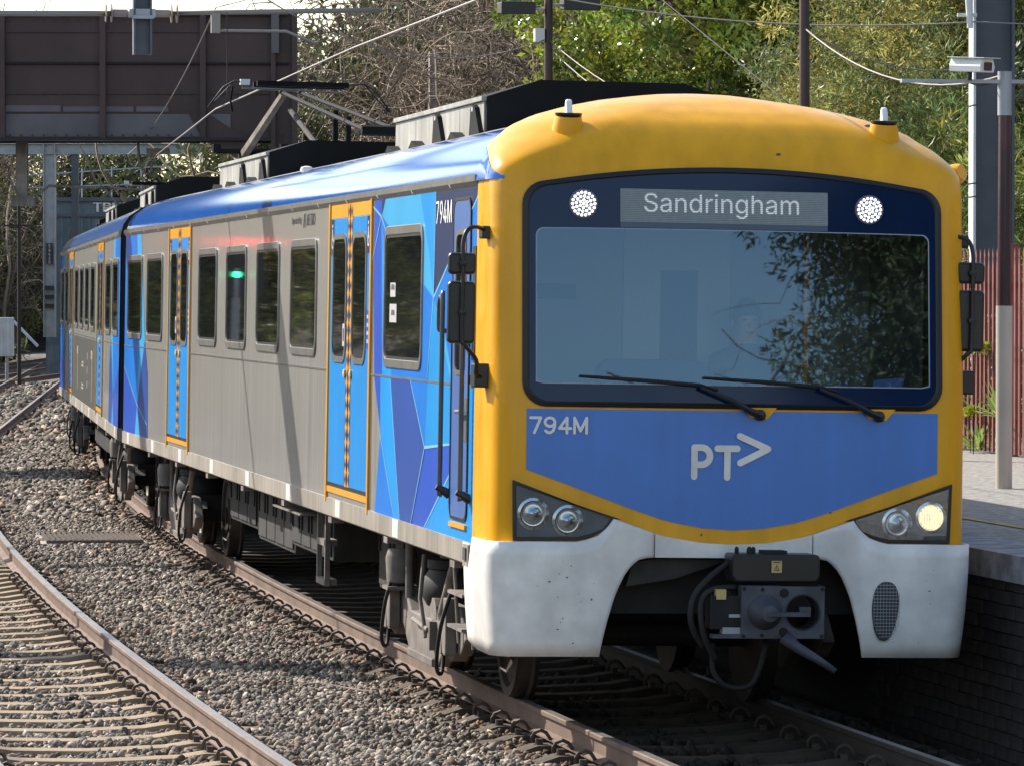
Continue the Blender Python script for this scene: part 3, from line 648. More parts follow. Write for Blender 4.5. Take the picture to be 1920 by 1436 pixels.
# front panel, windscreen
def ly(z, d): return .03+(z-2.03)*.13/1.37-d
bot = lambda x: interp(abs(x), [0, .2, .42, .6, .8, 1.0, 1.34], [1.285, 1.297, 1.337, 1.395, 1.467, 1.54, 1.66])
fp = MB(); xsn = np.linspace(-1.305, 1.305, 41)
fp.grid([[(x, yf(lerp(bot(x), 2.022, t))-.004, lerp(bot(x), 2.022, t)) for x in xsn] for t in (0, .33, .66, 1)])
panel = fp.build('front_panel', 'front_blue', front, smooth=True)
FR = (PI/2+math.atan(.03/.9), 0, 0)
FR = (PI/2, 0, 0)
def stroke(m, a, b, w, y):
    a, b = Vector(a), Vector(b); d = (b-a).normalized(); P = []; ang = math.atan2(d.y, d.x)
    for k in range(9): t = ang+PI/2+PI*k/8; P.append((a.x+w*math.cos(t), a.y+w*math.sin(t)))
    for k in range(9): t = ang-PI/2+PI*k/8; P.append((b.x+w*math.cos(t), b.y+w*math.sin(t)))
    m.prism(P, 'y', y, y-.003)
gl = {'7': [[(.06, .92), (.56, .92), (.25, .07)]], '9': [[(.31+.24*math.cos(t), .68+.245*math.sin(t)) for t in np.linspace(0, 2*PI, 17)], [(.55, .68), (.545, .45), (.48, .2), (.34, .08), (.2, .085), (.1, .18)]],
      '4': [[(.44, .93), (.08, .33), (.64, .33)], [(.45, .93), (.45, .07)]], 'M': [[(.08, .07), (.08, .93), (.38, .2), (.68, .93), (.68, .07)]]}
nb = MB(); cx_ = -1.29; yn = yf(1.92)-.0075; q_ = 0
for ch in '794M':
    for path in gl[ch]:
        for k in range(len(path)-1):
            a_, b_ = path[k], path[k+1]; stroke(nb, (cx_+a_[0]*.127, 1.867+a_[1]*.108), (cx_+b_[0]*.127, 1.867+b_[1]*.108), .0088, yn-.00015*q_); q_ += 1
    cx_ += (.70 if ch != '4' else .74)*.127
nb.build('car_number', 'white_dot', panel)
lg = MB(); yy = yf(1.7)-.0085; sw = .0205
stroke(lg, (-.250, 1.615), (-.250, 1.795), sw, yy); lg_arc = [(-.235+.075*math.cos(t), 1.742+.052*math.sin(t)) for t in np.linspace(PI/2, -PI/2, 13)]
pts = [(-.250, 1.795), (-.205, 1.795)]+[(-.205+.053*math.cos(t), 1.742+.053*math.sin(t)) for t in np.linspace(PI/2, -PI/2, 13)][1:]+[(-.250, 1.689)]
for k in range(len(pts)-1): stroke(lg, pts[k], pts[k+1], sw, yy-.0006-.0002*k)
stroke(lg, (-.105, 1.790), (.02, 1.790), sw, yy-.004); stroke(lg, (-.042, 1.785), (-.042, 1.612), sw, yy-.005)
stroke(lg, (.035, 1.868), (.215, 1.790), sw, yy-.004); stroke(lg, (.215, 1.790), (.040, 1.702), sw, yy-.005)
lg.build('transport_logo', 'white_paint', panel)

def wso(hw, zb, zs, crown, r, n=6):
    P = []
    for cx, cz, s in ((-hw+r, zb+r, 2), (hw-r, zb+r, 3)):
        for i in range(n+1): t = (s+i/n)*PI/2; P.append((cx+r*math.cos(t), cz+r*math.sin(t)))
    for i in range(n+1): t = (i/n)*PI/2*.86; P.append((hw-r+r*math.cos(t), zs-r+r*math.sin(t)))
    for i in range(1, 16): x = lerp(hw-r, -hw+r, i/16); P.append((x, zs+crown*(1-(x/(hw-r))**2)))
    for i in range(n+1): t = PI/2*1.14+(i/n)*PI/2*.86; P.append((-hw+r+r*math.cos(t), zs-r+r*math.sin(t)))
    return P
O0 = wso(1.335, 2.035, 3.425, .105, .15); O = wso(1.305, 2.062, 3.40, .10, .13); I = wso(1.245, 2.135, 3.13, .006, .05)
# the clear part cuts its lower corners
I = [(x, max(z, 2.135+max(0, (abs(x)-.98))*.22)) for x, z in I]
def ring3(m, A, B, da, db, mi=0):
    k = len(A)
    for i in range(k):
        j = (i+1) % k; m.face([(A[i][0], ly(A[i][1], da), A[i][1]), (A[j][0], ly(A[j][1], da), A[j][1]), (B[j][0], ly(B[j][1], db), B[j][1]), (B[i][0], ly(B[i][1], db), B[i][1])], mi)
m = MB(); ring3(m, O, I, .0165, .0165); ws = m.build('windscreen', 'frit', front, weld=True)
m = MB(); ring3(m, O0, O, .010, .024); ring3(m, O, [(x*.99, lerp(z, 2.7, .01)) for x, z in O], .024, .017); m.build('gasket', 'gasket', ws)
m = MB(); m.face([(x, ly(z, .0165), z) for x, z in I]); m.build('glass_pane', 'windscreen_glass', ws)
m = MB(); ring3(m, I, [(x*1.006, z+(.006 if z > 2.6 else -.006)) for x, z in I], .0175, .0175); m.build('clear_edge_line', mat('edge_line', (.25, .33, .42), .3), ws)
# LED marker lights
for x in (-.955, .865):
    y0 = ly(3.285, .018)
    lb = MB().lathe((x, y0, 3.285), (0, -1, 0), [(0, .092), (.012, .090), (.016, .084)], 32).build('marker_light', 'led_back', ws, autos=40)
    m = MB()
    for ring_r, cnt in ((0, 1), (.0235, 6), (.047, 12), (.0705, 18)):
        for k in range(cnt): a = 2*PI*k/cnt+ring_r*20; m.prism(circ(x+ring_r*math.cos(a), 3.285+ring_r*math.sin(a), .0092, 10), 'y', y0-.0165, y0-.0185)
    m.build('led', 'led', lb)
# destination display
y0 = ly(3.38, .0185); T_ = math.atan(.13/1.37)
m = MB(); m.face([(-.72, ly(3.18, .0182), 3.18), (.60, ly(3.18, .0182), 3.18), (.60, ly(3.385, .0182), 3.385), (-.72, ly(3.385, .0182), 3.385)]); sg = m.build('destination_display', 'sign_panel', ws)
m = MB(); m.face([(-.72, ly(3.145, .0180), 3.145), (.60, ly(3.145, .0180), 3.145), (.60, ly(3.181, .0180), 3.181), (-.72, ly(3.181, .0180), 3.181)]); m.build('display_edge', mat('disp_edge', (.05, .085, .14), .3), ws)
text('destination_text', 'Sandringham', 'sign_text', sg, (-.57, ly(3.245, .0205), 3.245), (PI/2-T_*1.0, 0, 0), .118, .985)
m = MB()
for k in range(18): z = 3.186+k*.0113; m.face([(-.72, ly(z, .0226), z), (.60, ly(z, .0226), z), (.60, ly(z+.003, .0226), z+.003), (-.72, ly(z+.003, .0226), z+.003)])
m.build('display_scanline', mat('scanline', (.16, .20, .22), .5), ws)['kind'] = 'stuff'
# wipers
for (px, ex, tx) in ((.16, -.23, -.98), (.92, .53, -.20)):
    z0 = 2.0; m = MB(); f = lambda x, z, d: (x, ly(z, d), z)
    m.tube([f(px, z0, .03), f(px-.06, z0+.02, .06), f(lerp(px, ex, .5), 2.09, .075), f(ex, 2.165, .07)], [.024, .022, .015, .011], 8); m.lathe(f(px, z0, .0), (0, -1, 0), [(0, .035), (.04, .035), (.05, .02)], 12)
    w = m.build('wiper', 'black_plastic', front, autos=40)
    m = MB(); m.tube([f(ex+.12, 2.15, .045), f(ex, 2.178, .04), f((ex+tx)/2, 2.205, .036), f(tx, 2.225, .034)], [.007, .013, .012, .008], 6); m.build('wiper_blade', 'black_plastic', w)
    MB().prism([(px-.10, 2.045), (px-.06, 1.985), (px+.05, 1.975), (px+.11, 2.045)], 'y', yf(2.0)-.003, yf(2.0)-.014).build('wiper_mount', 'yellow', w)

# headlights
def headlight(s):
    cv = [(-.775, 1.357), (-.79, 1.325), (-.83, 1.275), (-.90, 1.235), (-.985, 1.215)]
    P = [(-1.395, 1.585)]+cv+[(-1.385, 1.212)]; P = [(s*-x if s > 0 else x, z) for x, z in P]
    ins = lambda d: [(x+(d if x < -1.3 else (-d if x > 1.3 else (-d*1.6*s if abs(x) < .85 else 0))), z+(-d*1.4 if z > 1.5 else (d if z < 1.3 else -d*.2))) for x, z in P]
    m = MB(); m.ring(P, ins(.022), 'y', .002, -.022); h = m.build('headlight', 'gasket', front, bevel=.003)
    MB().prism(ins(.020), 'y', .0, -.004).build('reflector', 'lens_grey' if s < 0 else 'lens_brown', h)
    for k, (x, z, r) in enumerate(((1.262, 1.375, .082), (1.045, 1.335, .080))):
        c = (s*x, -.004, z); m = MB(); m.lathe(c, (0, -1, 0), [(.0, r+.018), (.010, r+.018), (.013, r), (.004, r*.9), (.001, r*.45), (.007, r*.32), (.009, .0)], 32)
        if s > 0 and k == 0:
            m.build('lamp', ['chrome'], h, autos=40)
            ll = MB()
            for q in range(-4, 5):
                x_ = c[0]+q*r*.2; hh = math.sqrt(max(0, (r*.9)**2-(q*r*.2)**2))
                if hh > .01: ll.box(x_-r*.075, x_+r*.075, -.0165-.0005*(q % 2), -.0145, z-hh, z+hh)
            ll.build('lit_lens', 'lamp_warm', h)
        else: m.build('lamp', 'chrome', h, autos=40)
    MB().prism(ins(.018), 'y', -.019, -.0195).build('lens_cover', 'lens_glass', h)
headlight(-1); headlight(1)
# white skirts
ztop = lambda x: interp(x, [.5, .6, .76, .80, .86, .94, .99], [1.262, 1.297, 1.352, 1.296, 1.245, 1.218, 1.208])
zbot = lambda x: interp(x, [.5, .55, .60, .65, .70, .75, .79, .82, .835], [1.115, 1.112, 1.10, 1.06, .985, .865, .72, .59, .50])
def skirt(s):
    cols = []; R_ = .15
    for x in (.505, .53, .56, .6, .63, .66, .69, .72, .745, .76, .775, .79, .81, .825, .835, .86, .9, .94, .99, 1.1, 1.2, 1.3): cols.append((x, -.028, zbot(x), ztop(x)))
    W = 1.535
    for k in range(0, 11): t = k/10*PI/2; cols.append((W-R_+R_*math.sin(t), -.028+R_-R_*math.cos(t), .50, 1.206))
    for y in (.35, .55, .7, .86): cols.append((W, y, .50+max(0, y-.6)*.15, 1.204 if y < .6 else 1.0))
    m = MB()
    rows = [[(s*(x-.045*((1.2-lerp(zb, zt, t))/.7)**2*(1 if x > 1.3 else 0)), y+.02*((1.2-lerp(zb, zt, t))/.7)**2, lerp(zb, zt, t)) for (x, y, zb, zt) in cols] for t in [i/8 for i in range(9)]]
    m.grid(rows); o = m.build('skirt_panel', 'white_paint', front, autos=50)
    so = o.modifiers.new('solid', 'SOLIDIFY'); so.thickness = .02; so.offset = 0
    return o
sl_ = skirt(-1); sr_ = skirt(1)
m = MB(); xsn = np.linspace(-.498, .498, 15); zt2 = lambda x: interp(abs(x), [0, .2, .42, .5], [1.198, 1.206, 1.242, 1.262])
m.grid([[(x, -.026, lerp(1.115, zt2(x), t)) for x in xsn] for t in (0, 1)]); o = m.build('skirt_panel', 'white_paint', front); so = o.modifiers.new('solid', 'SOLIDIFY'); so.thickness = .02; so.offset = 0
# scuffs on the white skirt
mat('scuff', (.10, .095, .09), .8); m = MB()
for k in range(24):
    x = random.uniform(-1.33, -.8) if k < 17 else random.uniform(.85, 1.3); z = random.uniform(.53, 1.15); r = random.choice([.003, .004, .006, .008]); yy_ = -.0400+.02*((1.2-z)/.7)**2
    if abs(x) < .84 and z < 1.12: continue
    a = random.uniform(0, 3); m.face([(x+r*random.uniform(.5, 1.6)*math.cos(t+a), yy_, z+r*random.uniform(.3, 1.1)*math.sin(t+a)) for t in np.linspace(0, 5.4, 7)])
m.build('scuff_mark', 'scuff', sl_)
m = MB()
for (x, z, w, h) in ((-1.42, 2.93, .012, .05), (-1.40, 2.96, .03, .012), (-1.36, 2.90, .008, .03), (.30, 3.62, .02, .016), (-1.395, 1.66, .006, .05), (-1.40, 1.78, .005, .03), (-.2, 1.255, .01, .01), (.62, 1.40, .012, .008)):
    m.face([(x+w*random.uniform(.5, 1)*math.cos(t), yf(z)-.004 if abs(x) < 1.3 else yf(z)+.035-.004, z+h*random.uniform(.4, 1)*math.sin(t)) for t in np.linspace(0, 5.6, 8)])
m.build('scuff_mark', 'scuff', cab)
# oval grille in the right skirt
ov = [(.98-.008*(1-math.sin(t))+.098*abs(math.cos(t))**.8*(1 if math.cos(t) > 0 else -1)*(.85+.15*math.sin(t)), .79+.185*math.sin(t)) for t in np.linspace(0, 2*PI, 33)[:-1]]
m = MB(); m.prism(ov, 'y', -.042, -.015); gr = m.build('grille', 'interior_dark', front)
m = MB()
for k in range(16):
    z = .63+k*.0215; hw = .096*max(0, 1-((z-.79)/.185)**2)**.4*(.85+.15*(z-.79)/.185); m.box(.974-hw, .974+hw, -.046, -.043, z, z+.0035)
for k in range(9): x = .90+k*.02; h = .185*math.sqrt(max(0, 1-((x-.98)/.1)**2)); m.box(x-.001, x+.001, -.0455, -.0435, .79-h*.85, .79+h)
m.build('grille_wire', 'galv', gr)
# cab side door, handrails, mirrors
o = rrect(.98, 1.66, 1.27, 3.34, .10); i = rrect(1.0, 1.64, 1.29, 3.32, .09)
d = MB().ring(o, i, 'x', -1.50, -1.514).build('cab_door', 'gasket', front)
MB().prism(i, 'x', -1.50, -1.510).build('door_panel', 'cab_door', d)
MB().ring(rrect(1.13, 1.53, 2.2, 3.13, .08), rrect(1.16, 1.50, 2.23, 3.10, .07), 'x', -1.509, -1.518).build('window_frame', 'steel_trim', d)
MB().prism(rrect(1.16, 1.50, 2.23, 3.10, .07), 'x', -1.509, -1.513).build('pane', 'pane', d)
MB().box(-1.513, -1.509, 1.02, 1.26, 1.78, 2.06).build('handle_recess', 'interior_dark', d); MB().tube([(-1.515, 1.25, 1.97), (-1.55, 1.22, 1.97), (-1.55, 1.05, 1.975)], .012, 8).build('door_handle', 'steel_trim', d)
MB().box(-1.52, -1.50, 1.0, 1.62, 1.222, 1.252).build('door_sill', 'orange', d)
for y, zt_ in ((1.70, 2.70), (.90, 2.62)):
    m = MB(); m.tube(cr([(-1.50, y+.20, zt_-.22), (-1.54, y+.20, zt_-.22), (-1.555, y+.20, zt_-.20), (-1.557, y+.19, zt_-.06), (-1.56, y+.14, zt_-.01), (-1.562, y+.08, zt_), (-1.565, y+.02, zt_-.02), (-1.567, y, zt_-.07), (-1.567, y, 1.50), (-1.565, y, 1.46), (-1.55, y, 1.44), (-1.50, y, 1.44)]), .0165, 10); m.build('handrail', 'rail_tube', front, smooth=True)
    MB().tube([(-1.59, y, 1.47), (-1.50, y, 1.42)], [.02, .035], 10).build('handrail_foot', 'black_plastic', front)
for s in (-1, 1):
    X = 1.70 if s < 0 else 1.545
    m = MB(); m.tube(cr([(s*1.5, .36, 3.10), (s*(X-.10), .22, 3.13), (s*(X-.03), .16, 3.11), (s*X, .14, 3.03), (s*X, .13, 2.9), (s*X, .13, 2.46), (s*(X-.02), .13, 2.40), (s*(X-.10), .18, 2.31), (s*(X-.11), .22, 2.22), (s*1.5, .30, 2.2)]), .014, 8); a = m.build('mirror_arm', 'black_plastic', front, smooth=True)
    MB().box(min(s*1.49, s*1.56), max(s*1.49, s*1.56), .28, .40, 3.06, 3.14).build('arm_bracket', 'black_plastic', a, bevel=.01); MB().box(min(s*1.49, s*1.60), max(s*1.49, s*1.60), .24, .38, 2.14, 2.29).build('arm_bracket', 'black_plastic', a, bevel=.01)
    for (z0, z1, hw) in ((2.835, 2.97, .088), (2.41, 2.795, .088)):
        c = rrect(s*X-hw, s*X+hw, z0, z1, .028, 5); m = MB(); m.prism(c, 'y', .15, .20); o = m.build('mirror_housing', 'black_plastic', a, bevel=.018)
        MB().lathe((s*X, .15, (z0+z1)/2+.0), (0, -1, 0), [(0, .026), (.03, .024), (.036, .012)], 12).build('mirror_clamp', 'black_plastic', a, autos=40)
        MB().prism(rrect(s*X-hw+.012, s*X+hw-.012, z0+.012, z1-.012, .02, 4), 'y', .2005, .203).build('mirror_glass', 'chrome', a)
MB().box(-1.516, -1.50, .745, .86, 2.30, 3.02).build('pillar_strip', 'gasket', front)
# cab steps
m = MB()
for y in (1.15, 1.72): m.tube([(-1.46, y, 1.0), (-1.42, y, .45)], .012, 6)
for z in (.78, .56): m.box(-1.50, -1.25, 1.15, 1.72, z, z+.02)
m.build('cab_step', 'bogie', front)
m = MB(); m.box(-1.535, -1.50, .76, .95, 1.0, 1.14); m.box(-1.545, -1.535, .80, .90, 1.04, 1.12, 1); m.build('socket_plate', ['solebar', 'interior_dark'], front)
# roof cowls with antennas
for x in (-1.0, 1.03):
    z0 = 3.72; y0 = .45
    b = MB().lathe((x, y0+.02, z0+.01), ((-.3 if x < 0 else .3), -.52, .80), [(-.02, .15), (.022, .15), (.032, .125)], 26).build('antenna_base', 'gasket', front, autos=40)
    MB().lathe((x, y0, z0-.02), (0, -.18, 1), [(0, .105), (.06, .10), (.14, .082)], 24).build('cowl', 'yellow', b, autos=40)
    MB().lathe((x, y0-.025, z0+.12), (0, -.05, 1), [(0, .083), (.016, .086), (.018, .06)], 24).build('cowl_rim', 'gasket', b, autos=40)
    m = MB(); m.prism([(-.04, 0), (.05, 0), (.03, .09), (.012, .105), (-.006, .09)], 'x', -.02, .02); f_ = m.build('antenna_fin', 'white_dot', b, bevel=.010, loc=(x, y0-.03, z0+.12))
MB().prism([(3.42, 0), (3.60, .0), (3.60, .05), (3.5, .08)], 'z', 0, .0) if False else None
m = MB(); m.lathe((1.50, .55, 3.52), (.5, -.6, .2), [(0, .07), (.07, .065), (.10, .05), (.10, .03)], 16); m.build('side_camera', 'yellow', front, autos=40)

# coupler
m = MB(); m.prism([(-.065, 1.155), (.46, 1.155), (.475, 1.14), (.475, 1.02), (.45, .985), (-.05, .985), (-.075, 1.02), (-.075, 1.14)], 'y', -.34, -.10); cp = m.build('coupler', 'black_plastic', front, bevel=.012)
m = MB(); m.face([(.165, -.3545, 1.045), (.23, -.3545, 1.045), (.23, -.3545, 1.118), (.165, -.3545, 1.118)]); m.face([(.178, -.356, 1.058), (.217, -.356, 1.058), (.1975, -.356, 1.096)], 1); m.face([(.185, -.3565, 1.063), (.210, -.3565, 1.063), (.1975, -.3565, 1.087)]); m.face([(.195, -.357, 1.066), (.1995, -.357, 1.066), (.1995, -.357, 1.08), (.195, -.357, 1.08)], 1); m.face([(.175, -.356, 1.105), (.22, -.356, 1.105), (.22, -.356, 1.112), (.175, -.356, 1.112)], 1)
m.build('warning_label', ['label_yellow', 'interior_dark'], cp)
for (x, z) in ((-.015, .66), (-.015, .95), (.475, .66), (.475, .95), (.10, .945), (.10, .665)): MB().lathe((x, -.405, z), (0, -1, 0), [(0, .012), (.008, .011), (.009, .0)], 8).build('bolt', 'under_dark', cp)
m = MB()
for (x, r) in ((-.02, .014), (.06, .018), (.085, .014)): MB().lathe((x, -.2, 1.15), (0, 0, 1), [(0, r), (.03, r), (.045, r*.5)], 10).build('coupler_fitting', 'under_dark', cp)
MB().box(.13, .28, -.28, -.15, 1.155, 1.175).build('box_lid', 'under_dark', cp)
fc = rrect(-.03, .49, .645, .965, .008, 2)
m = MB(); m.ring(circ(.355, .805, .112, 28), circ(.355, .805, .105, 28), 'y', -.405, -.2)
# plate as strips around the funnel hole
K = 28; hole_ = circ(.355, .805, .108, K)
def edge_pt(a):
    dx, dz = math.cos(a), math.sin(a); t = min((.49-.355)/dx if dx > 1e-6 else 9, (-.355+.22)/dx if dx < -1e-6 else 9, (.965-.805)/dz if dz > 1e-6 else 9, (.645-.805)/dz if dz < -1e-6 else 9); return (.355+dx*t, .805+dz*t)
an = sorted([2*PI*k/K for k in range(K)]+[math.atan2(.16, .135), PI-math.atan2(.16, .135), PI+math.atan2(.16, .135), 2*PI-math.atan2(.16, .135)])
for k in range(len(an)):
    a, b_ = an[k], an[(k+1) % len(an)]; h = lambda t: (.355+.108*math.cos(t), .805+.108*math.sin(t)); A, B, C_, D_ = h(a), h(b_), edge_pt(b_), edge_pt(a)
    m.face([(A[0], -.405, A[1]), (B[0], -.405, B[1]), (C_[0], -.405, C_[1]), (D_[0], -.405, D_[1])])
m.box(-.03, .2195, -.405, -.30, .645, .965); m.box(-.21, -.0305, -.40, -.32, .645, .668); m.box(.23, .49, -.40, -.25, .645, .66); m.box(.475, .49, -.40, -.25, .66, .965)
pl = m.build('coupler_plate', 'coupler_grey', cp)
MB().lathe((.118, -.405, .805), (0, -1, 0), [(0, .108), (.03, .10), (.10, .065), (.14, .05), (.15, .0)], 30).build('coupler_cone', 'coupler_grey', cp, autos=40)
MB().box(.10, .36, -.56, -.53, .79, .815).box(.33, .40, -.42, -.3, .78, .84).build('coupler_hook', 'coupler_grey', cp)
m = MB()
for (x, z) in ((.235, .925), (.235, .685)): m.lathe((x, -.406, z), (0, -1, 0), [(0, .028), (.014, .026), (.015, .012)], 14)
m.build('air_port', 'under_dark', cp, autos=40)
MB().tube([(.235, -.43, .66), (.30, -.46, .60), (.42, -.50, .53), (.535, -.53, .455)], [.045, .034, .026, .018], 10).build('uncoupling_handle', 'coupler_grey', cp, smooth=True)
m = MB(); m.box(-.21, -.03, -.36, -.2, .70, .90); m.box(-.10, .0, -.37, -.3, .77, .79, 1); m.box(-.14, -.03, -.38, -.3, .67, .71, 1); m.box(-.18, -.12, -.37, -.3, .88, .94, 2); m.build('coupler_actuator', ['under_dark', 'galv', 'label_yellow'], cp)
m = MB(); m.tube(cr([(-.06, -.2, 1.1), (-.2, -.24, 1.0), (-.30, -.26, .88), (-.31, -.26, .72), (-.22, -.22, .58)]), .022, 8); m.tube(cr([(-.03, -.28, .95), (-.2, -.3, .93), (-.26, -.3, .84), (-.24, -.3, .66), (-.15, -.25, .5)]), .02, 8); m.tube(cr([(-.16, -.2, .6), (-.15, -.2, .42), (-.05, -.2, .33), (.1, -.2, .36), (.18, -.2, .6)]), .018, 8); m.build('coupler_hose', 'rubber', cp, smooth=True)
m = MB(); m.box(-.05, .30, -.2, 1.6, .72, .92); m.box(-1.0, 1.0, .25, .45, .75, 1.08); m.box(-1.3, 1.3, .5, 1.1, .95, 1.1); m.build('draft_gear', 'under_dark', front)
m = MB(); m.prism([(-.62, 1.08), (-.5, 1.10), (.0, 1.10), (-.35, .98), (-.66, .93)], 'y', .05, .1); m.build('inner_bracket', 'under', front)

# cab interior and driver
m = MB(); m.box(-1.42, 1.42, 2.05, 2.1, 1.2, 3.42); m.box(-1.42, 1.42, .3, 2.05, 1.15, 1.2, 1); m.box(-1.40, -1.38, .75, 2.05, 1.2, 3.4); m.box(1.38, 1.40, .75, 2.05, 1.2, 3.4); m.box(-1.38, 1.38, .45, 2.05, 3.30, 3.34)
ci = m.build('cab_interior', ['interior', 'interior_dark'], front)
m = MB(); m.prism([(.20, 1.2), (.20, 2.0), (.45, 2.08), (.75, 1.98), (.80, 1.2)], 'x', -1.3, 1.3); m.build('console', 'interior_dark', ci)
m = MB(); m.box(-1.0, -.62, 2.03, 2.049, 2.70, 2.80, 0); m.box(-.30, .42, 2.03, 2.049, 1.2, 3.25, 1); m.box(-.05, .2, 2.02, 2.03, 2.3, 2.9, 0); m.build('bulkhead_door', ['seat', mat('interior2', (.40, .42, .42), .6)], ci)
m = MB(); m.prism(rrect(-.62, .12, 1.5, 2.32, .1), 'y', 1.25, 1.4); m.build('second_seat', 'seat', ci, bevel=.03)
m = MB(); m.prism(rrect(.2, .66, 1.5, 2.30, .1), 'y', 1.75, 1.9); m.box(.18, .68, 1.3, 1.8, 1.55, 1.7); m.build('driver_seat', 'interior_dark', ci, bevel=.03)
m = MB(); m.box(.90, .93, 1.9, 1.95, 1.6, 3.2, 0); m.prism([(.93, 2.07), (1.12, 2.1), (1.15, 2.24), (.95, 2.22)], 'y', .26, .3, 1); m.build('grab_pole', ['orange', 'front_blue'], ci)
def person(label, loc, rz):
    me = bpy.data.meshes.new('person'); J = [(0, 0, .70), (0, 0, .92), (0, .02, 1.15), (0, .02, 1.32), (0, 0, 1.42), (0, -.03, 1.54), (0, -.02, 1.66), (-.19, .02, 1.30), (-.26, -.12, 1.06), (-.18, -.36, 1.02), (-.15, -.44, 1.03), (.19, .02, 1.30), (.26, -.12, 1.06), (.18, -.36, 1.02), (.15, -.44, 1.03), (-.1, -.05, .66), (-.13, -.48, .68), (-.13, -.50, .25), (-.13, -.62, .2), (.1, -.05, .66), (.13, -.48, .68), (.13, -.50, .25), (.13, -.62, .2)]
    E_ = [(0, 1), (1, 2), (2, 3), (3, 4), (4, 5), (5, 6), (3, 7), (7, 8), (8, 9), (9, 10), (3, 11), (11, 12), (12, 13), (13, 14), (0, 15), (15, 16), (16, 17), (17, 18), (0, 19), (19, 20), (20, 21), (21, 22)]
    Rr = [.15, .15, .17, .15, .058, .085, .075, .075, .055, .04, .032, .075, .055, .04, .032, .10, .075, .05, .04, .10, .075, .05, .04]
    me.from_pydata(J, E_, []); o = bpy.data.objects.new('person', me); col.objects.link(o)
    md = o.modifiers.new('skin', 'SKIN'); sv = me.skin_vertices[0].data
    for k, r in enumerate(Rr): sv[k].radius = (r, r)
    sv[0].use_root = True; su = o.modifiers.new('sub', 'SUBSURF'); su.levels = 1; su.render_levels = 2
    m_ = bpy.data.materials.new('uniform'); m_.use_nodes = True; MATS['uniform'] = m_; b = m_.node_tree.nodes['Principled BSDF']; tc = m_.node_tree.nodes.new('ShaderNodeTexCoord'); sp = m_.node_tree.nodes.new('ShaderNodeSeparateXYZ'); gt = m_.node_tree.nodes.new('ShaderNodeMath'); gt.operation = 'GREATER_THAN'; gt.inputs[1].default_value = 1.42; mx = m_.node_tree.nodes.new('ShaderNodeMix'); mx.data_type = 'RGBA'; mx.inputs[6].default_value = (.03, .05, .10, 1); mx.inputs[7].default_value = (.5, .3, .21, 1)
    Ls = m_.node_tree.links; Ls.new(tc.outputs['Object'], sp.inputs[0]); Ls.new(sp.outputs[2], gt.inputs[0]); Ls.new(gt.outputs[0], mx.inputs[0]); Ls.new(mx.outputs[2], b.inputs['Base Color']); me.materials.append(m_)
    o.location = loc; o.rotation_euler = (0, CANT, rz); tag(o, label, 'person')
    h = MB(); rows = []
    for k in range(7):
        p = k/6*PI*.62; rows.append([(.098*math.sin(p)*math.cos(t), -.005+.11*math.sin(p)*math.sin(t)+(.03 if math.sin(t) < 0 and k > 4 else 0), 1.60+.125*math.cos(p)) for t in np.linspace(0, 2*PI, 17)])
    h.grid(rows); h.build('hair', 'interior_dark', o, smooth=True, weld=True)
    f_ = MB(); f_.lathe((0, -.105, 1.545), (0, -1, -.2), [(0, .018), (.03, .012), (.035, .002)], 8); f_.build('nose', 'skin', o)
    e_ = MB(); e_.box(-.045, -.02, -.112, -.1, 1.57, 1.582); e_.box(.02, .045, -.112, -.1, 1.57, 1.582); e_.box(-.025, .025, -.112, -.095, 1.49, 1.498); e_.build('face_detail', 'interior_dark', o)
    for s in (-1, 1): MB().lathe((s*.088, 0, 1.55), (s, .2, 0), [(0, .03), (.012, .028), (.014, .01)], 8).build('ear', 'skin', o)
    return o
person('driver in dark uniform sitting behind the windscreen', (.46, 1.62, 1.0), 0)

